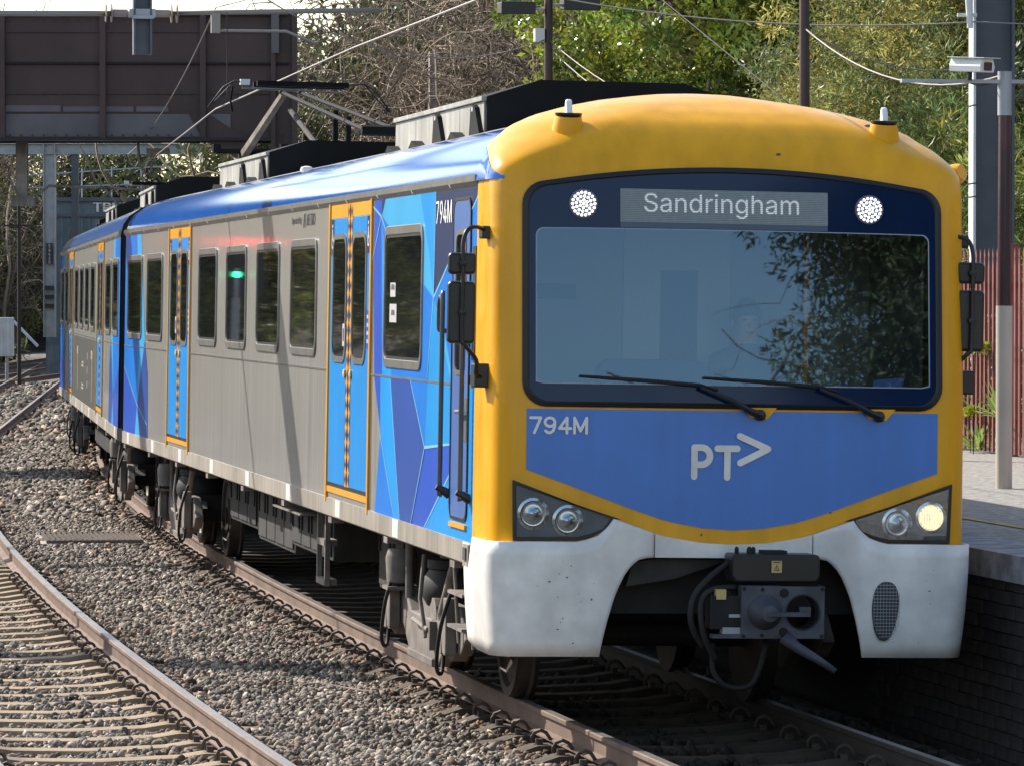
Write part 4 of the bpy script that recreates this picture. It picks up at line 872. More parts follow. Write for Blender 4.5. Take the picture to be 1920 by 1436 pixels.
# pantograph builder (child of a car)
def pantograph(root, y, xh=-.2):
    m = MB(); zt = 5.0; y1 = y-6.2
    m.tube([(xh*.5-.16, y1, 4.27), (xh-.10, y-.1, zt-.1)], .022, 8); m.tube([(xh*.5+.16, y1, 4.27), (xh+.10, y-.1, zt-.1)], .022, 8)
    m.tube([(xh*.5-.2, y1, 4.27), (xh*.5+.2, y1, 4.27)], .05, 8)
    for k in (.35, .5): yy = lerp(y1, y, k); zz = lerp(4.27, zt-.1, k); m.tube([(xh*.6, yy, zz), (xh*.6, yy, 3.9)], .03, 6)
    p = m.build('pantograph', 'pod_black', root)
    m = MB(); m.tube([(0, y-2.4, 4.0), (xh, y-.2, zt-.3)], .03, 8); m.build('lower_arm', 'under', p)
    m = MB(); m.prism([(-.05, 0), (.05, 0), (.05, .03), (-.05, .03)], 'y', 0, .01); 
    m = MB(); m.tube([(xh-.25, y+1.9, 4.28), (xh-.03, y+.1, zt-.1)], [.055, .04], 4); m.build('thrust_arm', 'bogie', p)
    m = MB(); m.tube([(xh-.55, y+1.9, 4.32), (xh+.2, y+1.9, 4.34)], .03, 6); m.lathe((xh-.55, y+1.9, 4.3), (0, 0, 1), [(0, .05), (.1, .05)], 8); m.lathe((xh+.2, y+1.9, 4.32), (0, 0, 1), [(0, .05), (.1, .05)], 8); m.box(xh-.3, xh-.1, y+1.85, y+2.0, 4.0, 4.3); m.build('base_frame', 'pod_black', p)
    m = MB(); m.box(xh-.36, xh+.62, y-.22, y-.12, zt-.045, zt+.01); m.box(xh-.36, xh+.62, y+.12, y+.22, zt-.045, zt+.01); m.tube([(xh-.5, y, zt-.06), (xh+.6, y, zt-.09)], .012, 6, 1); m.build('collector_strip', ['pod_black', 'wire'], p)
    m = MB()
    for s in (-1, 1):
        m = MB(); x0 = xh+.12; m.tube([(x0+s*.52, y, zt), (x0+s*.70, y, zt+.01), (x0+s*.82, y, zt-.06), (x0+s*.98, y, zt-.28)], .011, 8)
        m.tube([(x0+s*.70, y, zt+.005), (x0+s*.80, y+.06, zt-.1), (x0+s*.97, y+.02, zt-.28)], .008, 6); m.build('horn', 'wire_dark', p, smooth=True)
    m = MB(); m.box(xh-.52, xh-.42, y-.05, y+.05, zt-.03, zt+.03, 0); m.tube([(xh-.6, y, zt-.05), (xh-.62, y, zt-.2), (xh-.6, y, zt-.32)], .012, 6, 1); m.build('spring_box', ['white_box', 'pod_black'], p)
pantograph(front, 20.5)

# middle and trailing cars
A2 = .050
def trailing(label, y0, pan=False, name='train_car'):
    a = xs(y0+12.5); ang = math.atan(a); x0 = xc(y0+4)-4*a
    r = thing(name, label, 'train car', (x0, y0, 0), (0, CANT, -ang), 'cars of the commuter train')
    body_shell(r, 0, 24.95); end_wall(r, .03); end_wall(r, 24.9)
    solebar(r, 0, 24.95, [.7, 3.6, 6.5, 9.8, 12.7, 15.6, 18.5, 21.3, 24.2])
    livery(r, REAR); livery(r, mirror_livery(REAR))
    door(r, 5.04, 7.21, False); door(r, 17.74, 19.91, False)
    for p, q in MIDW+[(20.59, 22.27), (22.86, 24.56), (2.68, 4.36), (.39, 2.09)]: window(r, p, q)
    pod(r, 4.0, 8.15); pod(r, 16.4, 20.55); bogie(r, 4.0); bogie(r, 20.9)
    equipment(r, [(7.5, 11.5, .5, -1.2, 'under_dark'), (12.0, 16.6, .45, -1.16, 'under_dark')])
    m = MB(); m.box(-1.18, 1.18, -.84, .01, 1.05, 3.55); g_ = m.build('gangway_bellows', 'rubber', r)
    for k in range(6): MB().box(-1.24, 1.24, -.8+k*.14, -.74+k*.14, 1.02, 3.6).build('bellows_fold', 'gasket', g_)
    if pan: pantograph(r, 11.0, 0)
    return r
mid = trailing('second car of the train in steel and blue behind the leading car', 25.80)
# faded lettering on the second car
lt = MB()
for (y, z0, z1, w) in ((15.2, 1.3, 1.95, .5), (9.0, 1.25, 1.95, .5)):
    lt.box(-1.5046, -1.5022, y, y+w, z1-.12, z1); lt.box(-1.5046, -1.5022, y+.05, y+.2, z0, z1-.12)
for k in range(4): lt.box(-1.5046, -1.5022, 12.6, 13.4+.2*(k % 2), 1.72-.05*k if k < 2 else 1.5-.05*k, 1.75-.05*k if k < 2 else 1.53-.05*k)
for k in range(3): lt.box(-1.5046, -1.5022, 10.9, 11.1, 1.4+.2*k, 1.5+.2*k)
lt.build('poster_lettering', 'solebar', mid)
mat('poster', (.055, .055, .05), .45, var=.1)
m = MB(); side_poly(m, [(7.4, 1.16), (17.5, 1.16), (17.5, 2.1), (7.4, 2.1)], .0021); m.build('poster', 'poster', mid)
trailing('third car of the train, only its raised pantograph and roof showing', 51.6, True)
# ------------------------------------------------------------------ overhead line
def beam_I(m, p0, p1, w, h, mi=0):
    (x0, y, z), (x1, _, _) = p0, p1; m.box(x0, x1, y-w/2, y+w/2, z-h/2, z-h/2+.02, mi); m.box(x0, x1, y-w/2, y+w/2, z+h/2-.02, z+h/2, mi); m.box(x0, x1, y-.008, y+.008, z-h/2+.02, z+h/2-.02, mi)
# portal above the frame whose drop post carries the registration arms
t = thing('overhead_portal', 'grey drop post with insulated pipe arms hanging above the tracks', 'overhead portal', (0, 29, 0))
m = MB(); beam_I(m, (-9.5, 0, 7.6), (13.7, 0, 7.6), .3, .45); m.build('portal_beam', 'galv', t)
m = MB(); m.box(-.98, -.955, -.10, .10, 5.75, 7.4); m.box(-.775, -.75, -.10, .10, 5.75, 7.4); m.box(-.955, -.775, -.008, .008, 5.75, 7.4); m.build('drop_post', 'mast_grey', t)
for x in (-9.3, 13.5): MB().box(x-.15, x+.15, -.15, .15, -.3, 7.4).build('portal_column', 'mast_grey', t)
m = MB(); m.tube([(-.70, -.02, 6.27), (2.17, 0, 6.34)], .032, 10); m.tube([(-1.05, -.02, 6.26), (-4.2, 0, 6.23)], .036, 10); m.build('pipe_arm', 'wire', t, smooth=True)
m = MB()
for x0, s in ((-.70, 1), (-1.05, -1)):
    m.tube([(x0, -.02, 6.265), (x0+s*.18, -.02, 6.265)], .05, 10)
    for k in range(2): m.lathe((x0+s*(.20+.07*k), -.02, 6.265), (1, 0, 0), [(-.012, .03), (-.006, .115), (.006, .115), (.012, .03)], 16)
m.build('insulator', 'insulator', t, autos=40)
m = MB(); m.box(-1.0, -.73, -.12, -.09, 6.19, 6.24); m.box(-1.03, -.70, -.09, .05, 6.21, 6.32); m.build('clamp', 'galv', t, bevel=.01)
m = MB(); m.box(.0, .11, -.05, .05, 6.03, 6.28); m.tube([(.055, 0, 6.06), (.95, 0, 6.06), (1.15, 0, 5.98), (1.30, 0, 5.92), (1.36, 0, 5.93)], .018, 8); m.build('registration_arm', 'wire', t)
# gantry outside the frame on the left; its beam shades the train side
t = thing('overhead_cantilever', 'steel cantilever mast beside the left track outside the frame', 'overhead mast', (-8.6, 15.3, 0))
MB().box(-.17, .17, -.17, .17, -.4, 8.0).build('column', 'galv', t)
m = MB(); beam_I(m, (-.1, 0, 7.0), (6.2, 0, 7.0), .34, .36); m.box(-.1, 6.2, -.17, .17, 6.99, 7.01); m.build('cantilever_beam', 'galv', t)
m = MB(); m.tube([(-.1, 2.9, 7.0), (6.4, 2.9, 7.0)], .03, 8); m.tube([(-.1, 2.9, 7.0), (-.1, 2.9, -.3)], .07, 8); m.build('cross_span', 'galv', t)
# portal beyond the bridge
t = thing('overhead_portal', 'pale grey portal frame seen beneath the footbridge', 'overhead portal', (0, 98.3, 0), (0, 0, -.17))
m = MB(); beam_I(m, (-8, 0, 6.82), (9.5, 0, 6.82), .3, .30); m.build('portal_beam', 'galv', t)
m = MB(); m.box(3.02, 3.32, -.02, .02, 1.6, 9); m.box(3.0, 3.03, -.15, .15, 1.6, 9); m.box(3.31, 3.34, -.15, .15, 1.6, 9); m.build('portal_column', 'galv', t)
m = MB(); m.box(3.78, 3.98, -.1, .1, 1.0, 6.7); m.build('drop_post', 'mast_grey', t)
m = MB(); m.tube([(8.9, 0, 6.75), (8.0, 0, 5.9)], .06, 6); m.tube([(8.3, 0, 6.75), (7.2, 0, 6.0)], .05, 6); m.box(8.6, 8.9, -.1, .1, 1, 7); m.build('brace', 'galv', t)
pl = MB().box(3.09, 3.27, -.19, -.16, 3.62, 4.20).build('number_plate', 'interior_dark', t)
for k, c in enumerate('54460'): text('plate_digit', c, 'white_dot', pl, (3.18, -.195, 4.08-k*.112), (PI/2, 0, 0), .09, align='CENTER')
m = MB()
for z in (2.4, 2.65, 2.9): m.box(3.05, 3.30, -.22, -.16, z, z+.12)
m.build('cable_box', 'black_plastic', t)

def wire(name, label, pts, r, m='wire', sag=None, n=14, group='overhead wires'):
    P = []
    for i in range(len(pts)-1):
        a, b = Vector(pts[i]), Vector(pts[i+1]); s = sag[i] if sag else 0
        for k in range(n): u = k/n; p = a.lerp(b, u); p.z -= s*4*u*(1-u); P.append(p)
    P.append(Vector(pts[-1])); o = MB().tube(P, r, 5).build(name, m, None, smooth=True)
    return tag(o, label, 'wire', group)
wire('contact_wire', 'contact wire running over the train roof to the pantograph', [(2.2, -90, 5.3), (1.2, -50, 5.2), (-.2, -14, 5.1), (-.2, 15, 5.08), (.06, 29, 5.08), (1.4, 52, 5.08), (4.0, 80, 5.08), (6.9, 108, 5.08)], .010)
wire('messenger_wire', 'messenger wire sloping down in front of the footbridge', [(2.2, -90, 6.8), (-.3, -14, 6.6), (.06, 29, 6.35), (2.0, 62, 5.55), (5.6, 98, 6.5)], .009, sag=[.6, .5, .25, .2])
wire('contact_wire', 'feeder wire slanting down to the far left below the bridge', [(2.7, 91.6, 7.1), (3.9, 171.5, 9.0)], .02)
wire('aerial_cable', 'pale cable sagging from the bridge end to the floodlight pole', [(-.6, 24, 6.6), (4.68, 31.1, 6.12)], .008, sag=[.62])
wire('aerial_cable', 'twin cable drooping from the floodlight pole behind the pods', [(4.72, 31.1, 6.1), (4.62, 16.75, 4.4)], .008, sag=[.35])
wire('aerial_cable', 'lower cable drooping beside its twin behind the pods', [(4.74, 31.1, 5.98), (4.64, 16.75, 4.3)], .008, sag=[.42])
wire('aerial_cable', 'dark cable climbing from the train roof past the glossy tree', [(4.60, 16.75, 4.55), (2.4, 24, 8.0)], .007, 'wire_dark')
wire('aerial_cable', 'pale cable from the slim maroon pole to the camera pole', [(4.62, 16.75, 5.42), (4.55, 9.4, 4.60)], .009, sag=[.28])
wire('aerial_cable', 'thin cable from the slim maroon pole to the steel mast', [(4.62, 16.75, 5.40), (8.0, 22, 5.35)], .008, sag=[.2])
wire('aerial_cable', 'pale cable at the white insulator on the steel mast', [(2.5, 26, 6.6), (7.85, 21.75, 5.82), (12, 20, 5.9)], .009, sag=[.25, .1])
wire('catenary_dropper', 'dropper wire hanging between the overhead wires', [(.03, 27.5, 6.2), (.03, 27.5, 5.1)], .006, 'wire_dark')

# left-hand signal mast outside the frame, seen as the green reflection in a window
t = thing('signal_mast', 'railway signal with green and red lamps beside the neighbouring track', 'signal', (-4.74, 42.0, .08))
MB().cyl((0, 0, -.4), (0, 0, 3.2), .06, n=10).build('post', 'galv', t)
MB().prism(rrect(-.42, .2, 2.75, 3.8, .1), 'y', -.04, .0).build('backboard', 'black_plastic', t)
MB().lathe((0, -.04, 3.10), (0, -1, 0), [(0, .055), (.015, .05), (.02, 0)], 20).build('green_lamp', 'signal_green', t)
MB().lathe((0, -.04, 3.60), (0, -1, 0), [(0, .08), (.015, .07), (.02, 0)], 20).build('red_lamp', 'signal_red', t)
MB().lathe((-.33, -.04, 3.62), (0, -1, 0), [(0, .06), (.015, .055), (.02, 0)], 16).build('red_lamp', 'signal_red', t)

# ------------------------------------------------------------------ footbridge
t = thing('footbridge', 'dark maroon steel girder footbridge spanning the tracks', 'footbridge', (.94, 50.0, 0), (0, 0, -YAW))
X0, X1 = -9.0, 2.72
m = MB(); m.box(X0, X1, 0, .03, 5.45, 7.55); m.build('girder_web', 'bridge', t)
m = MB(); m.box(X0, X1-.3, -.16, .2, 5.40, 5.45, 0); m.box(X0, X1-1.0, -.022, 0, 5.47, 5.86, 1); m.build('bottom_flange', ['bridge_dark', 'bridge_patch'], t)
m = MB(); m.box(X0, X1, -.12, .15, 7.55, 7.62); m.box(X0, X1, -.03, .0, 7.26, 7.30); m.box(X0, X1, -.025, 0, 6.20, 6.23); m.build('top_flange', 'bridge', t)
m = MB(); m.box(X0, -3.35, -.026, 0, 5.90, 6.01); m.box(-3.05, -1.2, -.026, 0, 5.90, 6.01); m.box(-1.16, .05, -.026, 0, 5.90, 5.99); m.box(.1, .65, -.026, 0, 5.90, 5.99); m.build('patched_paint', 'bridge_patch', t)
for x in (-5.6, -3.9, -2.2-.0, -.47, 1.25): MB().box(x-.05, x+.05, -.13, 0, 5.45, 7.55).build('stiffener', 'bridge', t)
m = MB()
for z in (6.215, 7.28, 5.50, 7.47):
    for k in range(60): x = X0+.1+k*.195; m.box(x-.014, x+.014, -.045, -.02, z-.014, z+.014)
tag(m.build('rivets', 'bridge', t), kind='stuff')
MB().tube([(X0, -.06, 6.75), (X1, -.06, 6.72)], .022, 6).build('conduit', 'bridge_dark', t)
m = MB(); m.prism([(1.0, 5.86), (1.35, 5.86), (2.5, 5.1), (2.5, 4.6), (2.2, 4.9), (1.25, 5.42)], 'y', -.05, .05); m.build('haunch', 'bridge', t)
m = MB(); m.box(2.42, 2.5, -.15, .2, -.3, 7.6, 0); m.box(2.50, 2.78, -.02, .02, -.3, 7.6, 0); m.box(2.78, 2.86, -.15, .2, -.3, 7.6, 0); m.box(2.43, 2.56, -.18, -.15, 6.9, 7.58, 1); m.build('column', ['bridge', 'bridge_patch'], t)
m = MB(); m.box(X0, X1, 2.6, 2.63, 5.45, 7.55); m.box(X0, X1, .03, 2.6, 5.50, 5.56); m.build('far_girder', 'bridge_dark', t)
m = MB(); m.box(-2.08, -1.88, .9, 1.1, 4.35, 5.42); m.box(-2.15, -1.75, .85, 1.15, 4.30, 4.45); m.tube([(-2.1, .9, 5.2), (-2.2, .9, 4.8), (-2.0, .9, 4.4), (-1.7, .9, 4.5), (-1.5, .9, 4.65), (.3, .9, 4.58), (.42, .9, 4.3)], .025, 6); m.build('wire_support', 'timber', t)
m = MB(); m.tube([(.05, .9, 5.4), (.08, .9, 5.0), (.18, .9, 4.85), (.28, .9, 4.9), (.3, .9, 5.3)], .025, 6); m.box(.2, .6, .85, .95, 5.2, 5.3); m.build('hanger', 'wire', t)

# ------------------------------------------------------------------ far left: relay box, shed, hillside
t = thing('relay_cabinet', 'small white lineside cabinet on posts below the dark hillside', 'cabinet', (3.62, 123.6, 0), (0, 0, -.1))
MB().box(-.28, .24, -.2, .2, .72, 2.02).build('box', 'mast_white', t, bevel=.02)
MB().cyl((0, 0, -.3), (0, 0, .74), .06, n=8).build('post', 'galv', t)
t = thing('telegraph_pole', 'slim dark pole beside the lineside cabinet', 'pole', (3.75, 119.5, 0)); MB().cyl((0, 0, -.3), (0, 0, 9), .07, .05, n=8).build('shaft', 'wire_dark', t); MB().box(-.5, .5, -.04, .04, 5.0, 5.06).build('cross_arm', 'wire_dark', t)
t = thing('corrugated_shed', 'blue grey corrugated lineside shed with white graffiti', 'shed', (6.0, 138.2, 0), (0, 0, -YAW))
MB().box(0, 9.5, 0, 3, -.3, 6.25).build('wall', 'shed', t)
for k in range(38): MB().box(k*.25+.05, k*.25+.15, -.04, 0, 1, 5.65).build('rib', 'shed', t)
MB().box(-.1, 9.6, -.12, 3.1, 5.65, 5.75).box(-.1, 9.6, -.12, .0, 6.22, 6.36).build('fascia', 'mast_grey', t)
text('graffiti', 'TRUPBYNU', 'white_paint', t, (1.75, -.06, 5.83), (PI/2, 0, 0), .34, 2.9, bold=.012)
m = MB()
for k in range(9): m.tube([(k*1.1-1, 1.5, 6.36), (k*1.1-1, 1.5, 7.3+.08*k)], .03, 5)
for z in (6.75, 7.2): m.tube([(-1, 1.5, z), (8, 1.5, z+.72*(z-6.36))], .025, 5)
m.build('handrail', 'galv', t)
t = thing('fallen_pole', 'pale pipe lying on the dark slope near the junction', 'pipe', (0, 0, 0)); MB().tube([(4.85, 140, 1.9), (5.75, 139, .9)], .06, 8).build('shaft', 'mast_white', t)
t = thing('timber_post', 'weathered grey timber post in front of the bare thicket', 'post', (8.45, 63.9, 1.0)); MB().box(-.085, .085, -.085, .085, 0, 6.75).build('shaft', 'timber', t, bevel=.008)

def terrain(name, rows):
    m = MB(); m.grid(rows); return tag(m.build(name, 'soil', None, smooth=True), kind='structure')
hz = lambda a, b: .35*math.sin(a*.31+b*.17)+.2*math.sin(a*.7-b*.4)
terrain('embankment', [[(8.3+xc(y)+dx, y, z+(hz(dx, y) if dx > .5 else 0)) for dx, z in ((0, 1.1), (1, 1.35), (3, 2.6+max(0, min(2, (y-55)*.1))), (7, 5.0+max(0, min(3.4, (y-55)*.17))), (14, 8.0+max(0, min(3, (y-55)*.15))), (30, 12), (80, 14))] for y in range(-44, 200, 6)])
terrain('hillside', [[(x+.10*(y-120), y, max(-.35, z+hz(x*.3, y*.3)*1.2)) for x, z in ((-90, 14), (-50, 12), (-28, 9), (-16, 6.5), (-8, 4.2), (-3.5, 2.0), (-1, .2), (1.5, -.4))] for y in range(128, 300, 8)])
terrain('far_hill', [[(x, y, z) for x, z in ((-60, 8), (-10, 7), (10, 6.2), (40, 6), (100, 12))] for y in (215, 240, 300)]+[[(x, 215.1, -.5) for x in (-60, -10, 10, 40, 100)]])
terrain('left_bank', [[(-8.5-dx, y, z+hz(dx, y)*.6) for dx, z in ((0, -.4), (3, 1.2), (8, 3.5), (20, 5.5), (60, 7))] for y in range(-60, 132, 8)])

# ------------------------------------------------------------------ vegetation
def leaf_quads(P, size, aspect=.42, up=.0, N=None, droop=0.):
    n = len(P); d = RNG.normal(size=(n, 3)); d[:, 2] += up
    if N is not None: d = d*.75+N
    d /= np.linalg.norm(d, axis=1)[:, None]; r = RNG.normal(size=(n, 3)); w = np.cross(d, r); w /= np.linalg.norm(w, axis=1)[:, None]; nn = np.cross(d, w)
    s = size[:, None]; A = P; B = P+d*s*.5+w*s*aspect*.5+nn*s*.08; C = P+d*s+nn*s*(-droop); D_ = P+d*s*.5-w*s*aspect*.5+nn*s*.08
    V = np.stack([A, B, C, D_], 1).reshape(-1, 3); Fq = np.arange(4*n).reshape(-1, 4); return V, Fq
def clumps(centers, radii, per, flat=1.):
    k = len(centers); c = np.repeat(np.arange(k), per); n = len(c); d = RNG.normal(size=(n, 3)); d /= np.linalg.norm(d, axis=1)[:, None]
    r = radii[c]*RNG.uniform(.35, 1., n)**.6; off = d*r[:, None]; off[:, 2] *= flat; return centers[c]+off, d, c
def leaf_col(c, n, var=.35, warm=.25):
    k = c.max()+1; b = RNG.lognormal(0, var, k)[c]*RNG.lognormal(0, .28, n); w = RNG.uniform(-warm, warm, k)[c]+RNG.normal(0, .08, n)
    return np.clip(np.stack([b*(1+w), b, b*(1-w*.8)], 1), .1, 3.)
def crown_mesh(name, m, R, n_cl, cl_r, per, leaf, aspect=.42, shell=.55, up=.0, var=.35, bottom=-.6, taper=0.):
    d = RNG.normal(size=(n_cl*3, 3)); d /= np.linalg.norm(d, axis=1)[:, None]; d = d[d[:, 2] > bottom][:n_cl]; k = len(d)
    r = RNG.uniform(shell, 1.0, k)*(1+.22*np.sin(d[:, 0]*5+d[:, 1]*3)+.15*np.sin(d[:, 2]*7)); C = d*r[:, None]
    if taper: C[:, :2] *= (1-taper*(C[:, 2:3]+1)/2)
    C = C*np.array(R); P, N, c = clumps(C, cl_r*RNG.uniform(.6, 1.4, k), per, .8)
    V, Fq = leaf_quads(P, leaf*RNG.uniform(.6, 1.3, len(P)), aspect, up, N*.9+np.array([0, 0, .25])); return npmesh(name, V, Fq, m, np.repeat(leaf_col(c, len(P), var), 4, 0))
def trunk_mesh(name, h, r, n_br, spread, mt='bark'):
    m = MB(); m.tube([(0, 0, -.5), (.05*h*.2, 0, h*.35), (.02*h, .03*h, h*.7), (0, .0, h)], [r*1.3, r, r*.7, r*.2], 8)
    for k in range(n_br):
        a = k*2.4+random.random(); z = h*random.uniform(.3, .85); L = spread*random.uniform(.5, 1); m.tube([(0, 0, z), (L*.5*math.cos(a), L*.5*math.sin(a), z+L*.25), (L*math.cos(a), L*math.sin(a), z+L*.6)], [r*.45, r*.28, r*.08], 6)
    return m.mesh(name, mt, smooth=True)
def tree(name, label, loc, crown, trunk, cz, s=1., rz=0., cat='tree', group=None, sz=None):
    t = thing(name, label, cat, loc, (0, 0, rz), group); t.scale = (s, s, s if sz is None else sz)
    if trunk: link('trunk', trunk, t)
    link('crown', crown, t, (0, 0, cz)); return t
def twig_mesh(name, n, R, H, seg=9, step=.34, r0=.03, seed=1, curl=.55, mt='bare', stems=30):
    rg = np.random.default_rng(seed); Vs = []; Fs = []; Cs = []; base = 0
    for i in range(n):
        if i < stems: p = np.array([rg.uniform(-R, R), rg.uniform(-R*.5, R*.5), -.5]); d = np.array([rg.normal(0, .35), rg.normal(0, .3), 1.]); r = r0*rg.uniform(1.5, 2.6); sg = int(H/step*1.15); st = step
        else:
            p = np.array([rg.uniform(-R, R), rg.uniform(-R*.55, R*.55), rg.uniform(.05, 1)*H]); d = rg.normal(size=3); d[2] = abs(d[2])*.5+.1; r = r0*rg.uniform(.22, .75); sg = seg; st = step*rg.uniform(.6, 1.1)
        d /= np.linalg.norm(d); b = rg.lognormal(0, .5); ring = []
        for k in range(sg+1):
            u = np.cross(d, [.3, .5, .8]); u /= np.linalg.norm(u); w = np.cross(d, u); rr = r*(1-.75*k/sg)
            for a in (0, 2.094, 4.189): Vs.append(p+(u*math.cos(a)+w*math.sin(a))*rr); Cs.append((b*1.02, b, b*.95))
            p = p+d*st; d = d+rg.normal(0, curl if i >= stems else curl*.35, 3)+np.array([0, 0, -.10 if i >= stems else .06]); d /= np.linalg.norm(d)
        for k in range(sg):
            for a in range(3): Fs.append((base+3*k+a, base+3*k+(a+1) % 3, base+3*k+3+(a+1) % 3, base+3*k+3+a))
        base += 3*(sg+1)
    return npmesh(name, np.array(Vs), np.array(Fs), mt, np.clip(np.array(Cs), .15, 2.6))

c_gloss = crown_mesh('crown', 'leaf_gloss', (3.0, 2.4, 3.2), 420, .34, 100, .145, .40, .6, .1, .55)
c_gloss2 = crown_mesh('crown', 'leaf_gloss', (2.2, 2.0, 2.4), 260, .34, 90, .14, .40, .6, .1, .5)
c_olive = crown_mesh('crown', 'leaf_olive', (2.2, 2.0, 3.0), 520, .31, 130, .115, .18, .45, .2, .4)
c_pine = crown_mesh('crown', 'leaf_pine', (1.7, 1.6, 2.0), 300, .27, 95, .16, .12, .4, .3, .45)
c_bush = crown_mesh('crown', 'leaf_dark', (1.8, 1.7, 1.6), 200, .36, 90, .12, .36, .5, .1, .5)
c_conif = crown_mesh('crown', 'leaf_pine', (2.3, 2.3, 6.5), 480, .42, 46, .26, .25, .4, -.2, .4, taper=.85)
c_refl = crown_mesh('crown', 'leaf_dark', (2.6, 2.2, 6.0), 620, .42, 110, .12, .32, .3, -.2, .6, taper=.55, bottom=-1)
c_lime = crown_mesh('crown', 'leaf_lime', (.16, .14, .15), 22, .06, 40, .055, .4, .4, .3, .25)
k_big = trunk_mesh('trunk', 6.5, .16, 9, 2.2); k_mid = trunk_mesh('trunk', 4.2, .10, 7, 1.4); k_small = trunk_mesh('trunk', 1.8, .06, 5, .9)
GB = 'shrubs and trees on the embankment'
bx = lambda y: 8.3+xc(y)
tree('evergreen_tree', 'glossy leaved evergreen tree above the yellow cab roof', (9.6, 43.0, 1.5), c_gloss, k_big, 5.3, 1.0, .3, group=GB)
tree('evergreen_tree', 'smaller glossy evergreen between the floodlight pole and the slim pole', (9.9, 50.5, 1.6), c_gloss2, k_mid, 3.2, 1.0, 1.3, group=GB)
tree('evergreen_tree', 'glossy evergreen against the top edge over the slim maroon pole', (11.6, 40.5, 3.0), c_gloss, k_big, 5.6, .9, 2.3, group=GB)
tree('wattle_tree', 'tall olive green wattle between the slim pole and the steel mast', (10.2, 31.0, 1.4), c_olive, k_big, 3.9, 1.0, 0, group=GB)
tree('wattle_tree', 'olive wattle spilling low behind the yellow cab roof', (9.6, 36.0, 1.2), c_olive, k_mid, 2.5, .85, 2., group=GB)
tree('wattle_tree', 'olive wattle in the upper corner behind the steel mast', (12.3, 31.5, 2.6), c_olive, k_big, 4.2, 1.0, 3.3, group=GB)
tree('pine_shrub', 'bright needle leaved shrub beside the mast edge coloured as sunlit', (9.0, 26.4, 1.3), c_pine, k_small, 2.2, 1.0, .5, 'shrub', GB)
tree('pine_shrub', 'needle leaved shrub on the far side of the steel mast', (10.2, 24.5, 1.5), c_pine, k_small, 1.9, 1.05, 1.5, 'shrub', GB)
tree('pine_shrub', 'needle leaved shrub tucked behind the fence post', (8.9, 24.0, 1.2), c_pine, k_small, 1.4, .8, 2.5, 'shrub', GB)
tree('pine_shrub', 'pale needle shrub low behind the mirror', (8.7, 29.0, 1.2), c_pine, k_small, 1.5, .9, 4.5, 'shrub', GB)
k = 0
for (x, y, z, s, lab) in ((12, 25.5, 3.0, 1.2, 'dark bush high on the bank behind the camera pole'), (11.2, 27.8, 3.4, 1.1, 'dark bush on the bank behind the steel mast'), (13.5, 36, 4.5, 1.5, 'dark bush under the wattle on the upper bank'), (12.5, 47, 4, 1.6, 'dark bush behind the glossy evergreen'), (13.5, 56, 4.5, 1.7, 'dark bush filling the bank beside the bare thicket'), (11.0, 58.5, 2.4, 1.5, 'dark bush at the foot of the floodlight pole backdrop'), (8.9, 21.0, 1.0, .75, 'low dark bush at the base of the fence'), (9.0, 32.5, 1.0, .9, 'low dark bush behind the train roof edge'), (14, 66, 6.5, 2., 'dark crown above the bare thicket'), (13.5, 92, 4.0, 2.6, 'dark bush closing the gap behind the thicket'), (16.5, 100, 7.0, 2.8, 'broad dark bush above the far end of the bank'), (11.5, 84, 4.5, 2.2, 'dark bush behind the timber post'), (10.2, 92, 2.0, 2.6, 'dark bush right of the drooping conifer'), (16, 84, 8.5, 2.6, 'dark crest bush over the floodlight arm'), (17, 50, 8, 2., 'dark crown at the top of the bank')):
    tree('bank_bush', lab, (x, y, z), c_bush, k_small, 1.0, s, k*1.7, 'bush', GB); k += 1
# bare thicket
tw1 = twig_mesh('branches', 1500, 4.2, 8.2, seed=3, stems=34); tw2 = twig_mesh('branches', 900, 3.2, 6.5, seed=5, stems=24, curl=.4)
def thicket(label, loc, me, rz, s=1.): t = thing('bare_thicket', label, 'thicket', loc, (0, 0, rz), 'leafless thickets'); t.scale = (s, s, s); link('branches', me, t); return t
thicket('grey leafless thicket of tangled twigs between bridge and floodlight pole', (9.6, 69, 1.2), tw1, -.17)
thicket('second grey tangle of bare branches close to the timber post', (11.0, 62.5, 2.0), tw1, .5, .9)
thicket('bare tangle at the right end of the footbridge', (9.6, 74, .8), tw2, .2, .9)
thicket('bare branches behind the thicket crest', (12.5, 78, 3.0), tw1, 1.1, 1.1)
thicket('pale bare tree on the far left beneath the bridge', (3.0, 152, 1.5), tw2, .3, 1.25)
thicket('tangled bare scrub over the corrugated shed', (5.6, 166, 2.0), tw1, .1, .95)
thicket('bare scrub beyond the shed at the frame edge', (1.5, 170, 3.0), tw1, .7, 1.5)
tree('leafy_tree', 'small leafy tree rising at the end of the footbridge', (5.6, 66, 1.0), c_bush, k_big, 6.4, .75, .6, group=GB)
tree('leafy_tree', 'ivy clad trunk beside the footbridge column', (6.3, 70, .5), c_bush, k_big, 3.5, .7, 1.6, group=GB)
tree('conifer', 'dark drooping conifer top behind the footbridge end', (8.8, 86, .5), c_conif, k_big, 7.2, .62, .6, group=GB)
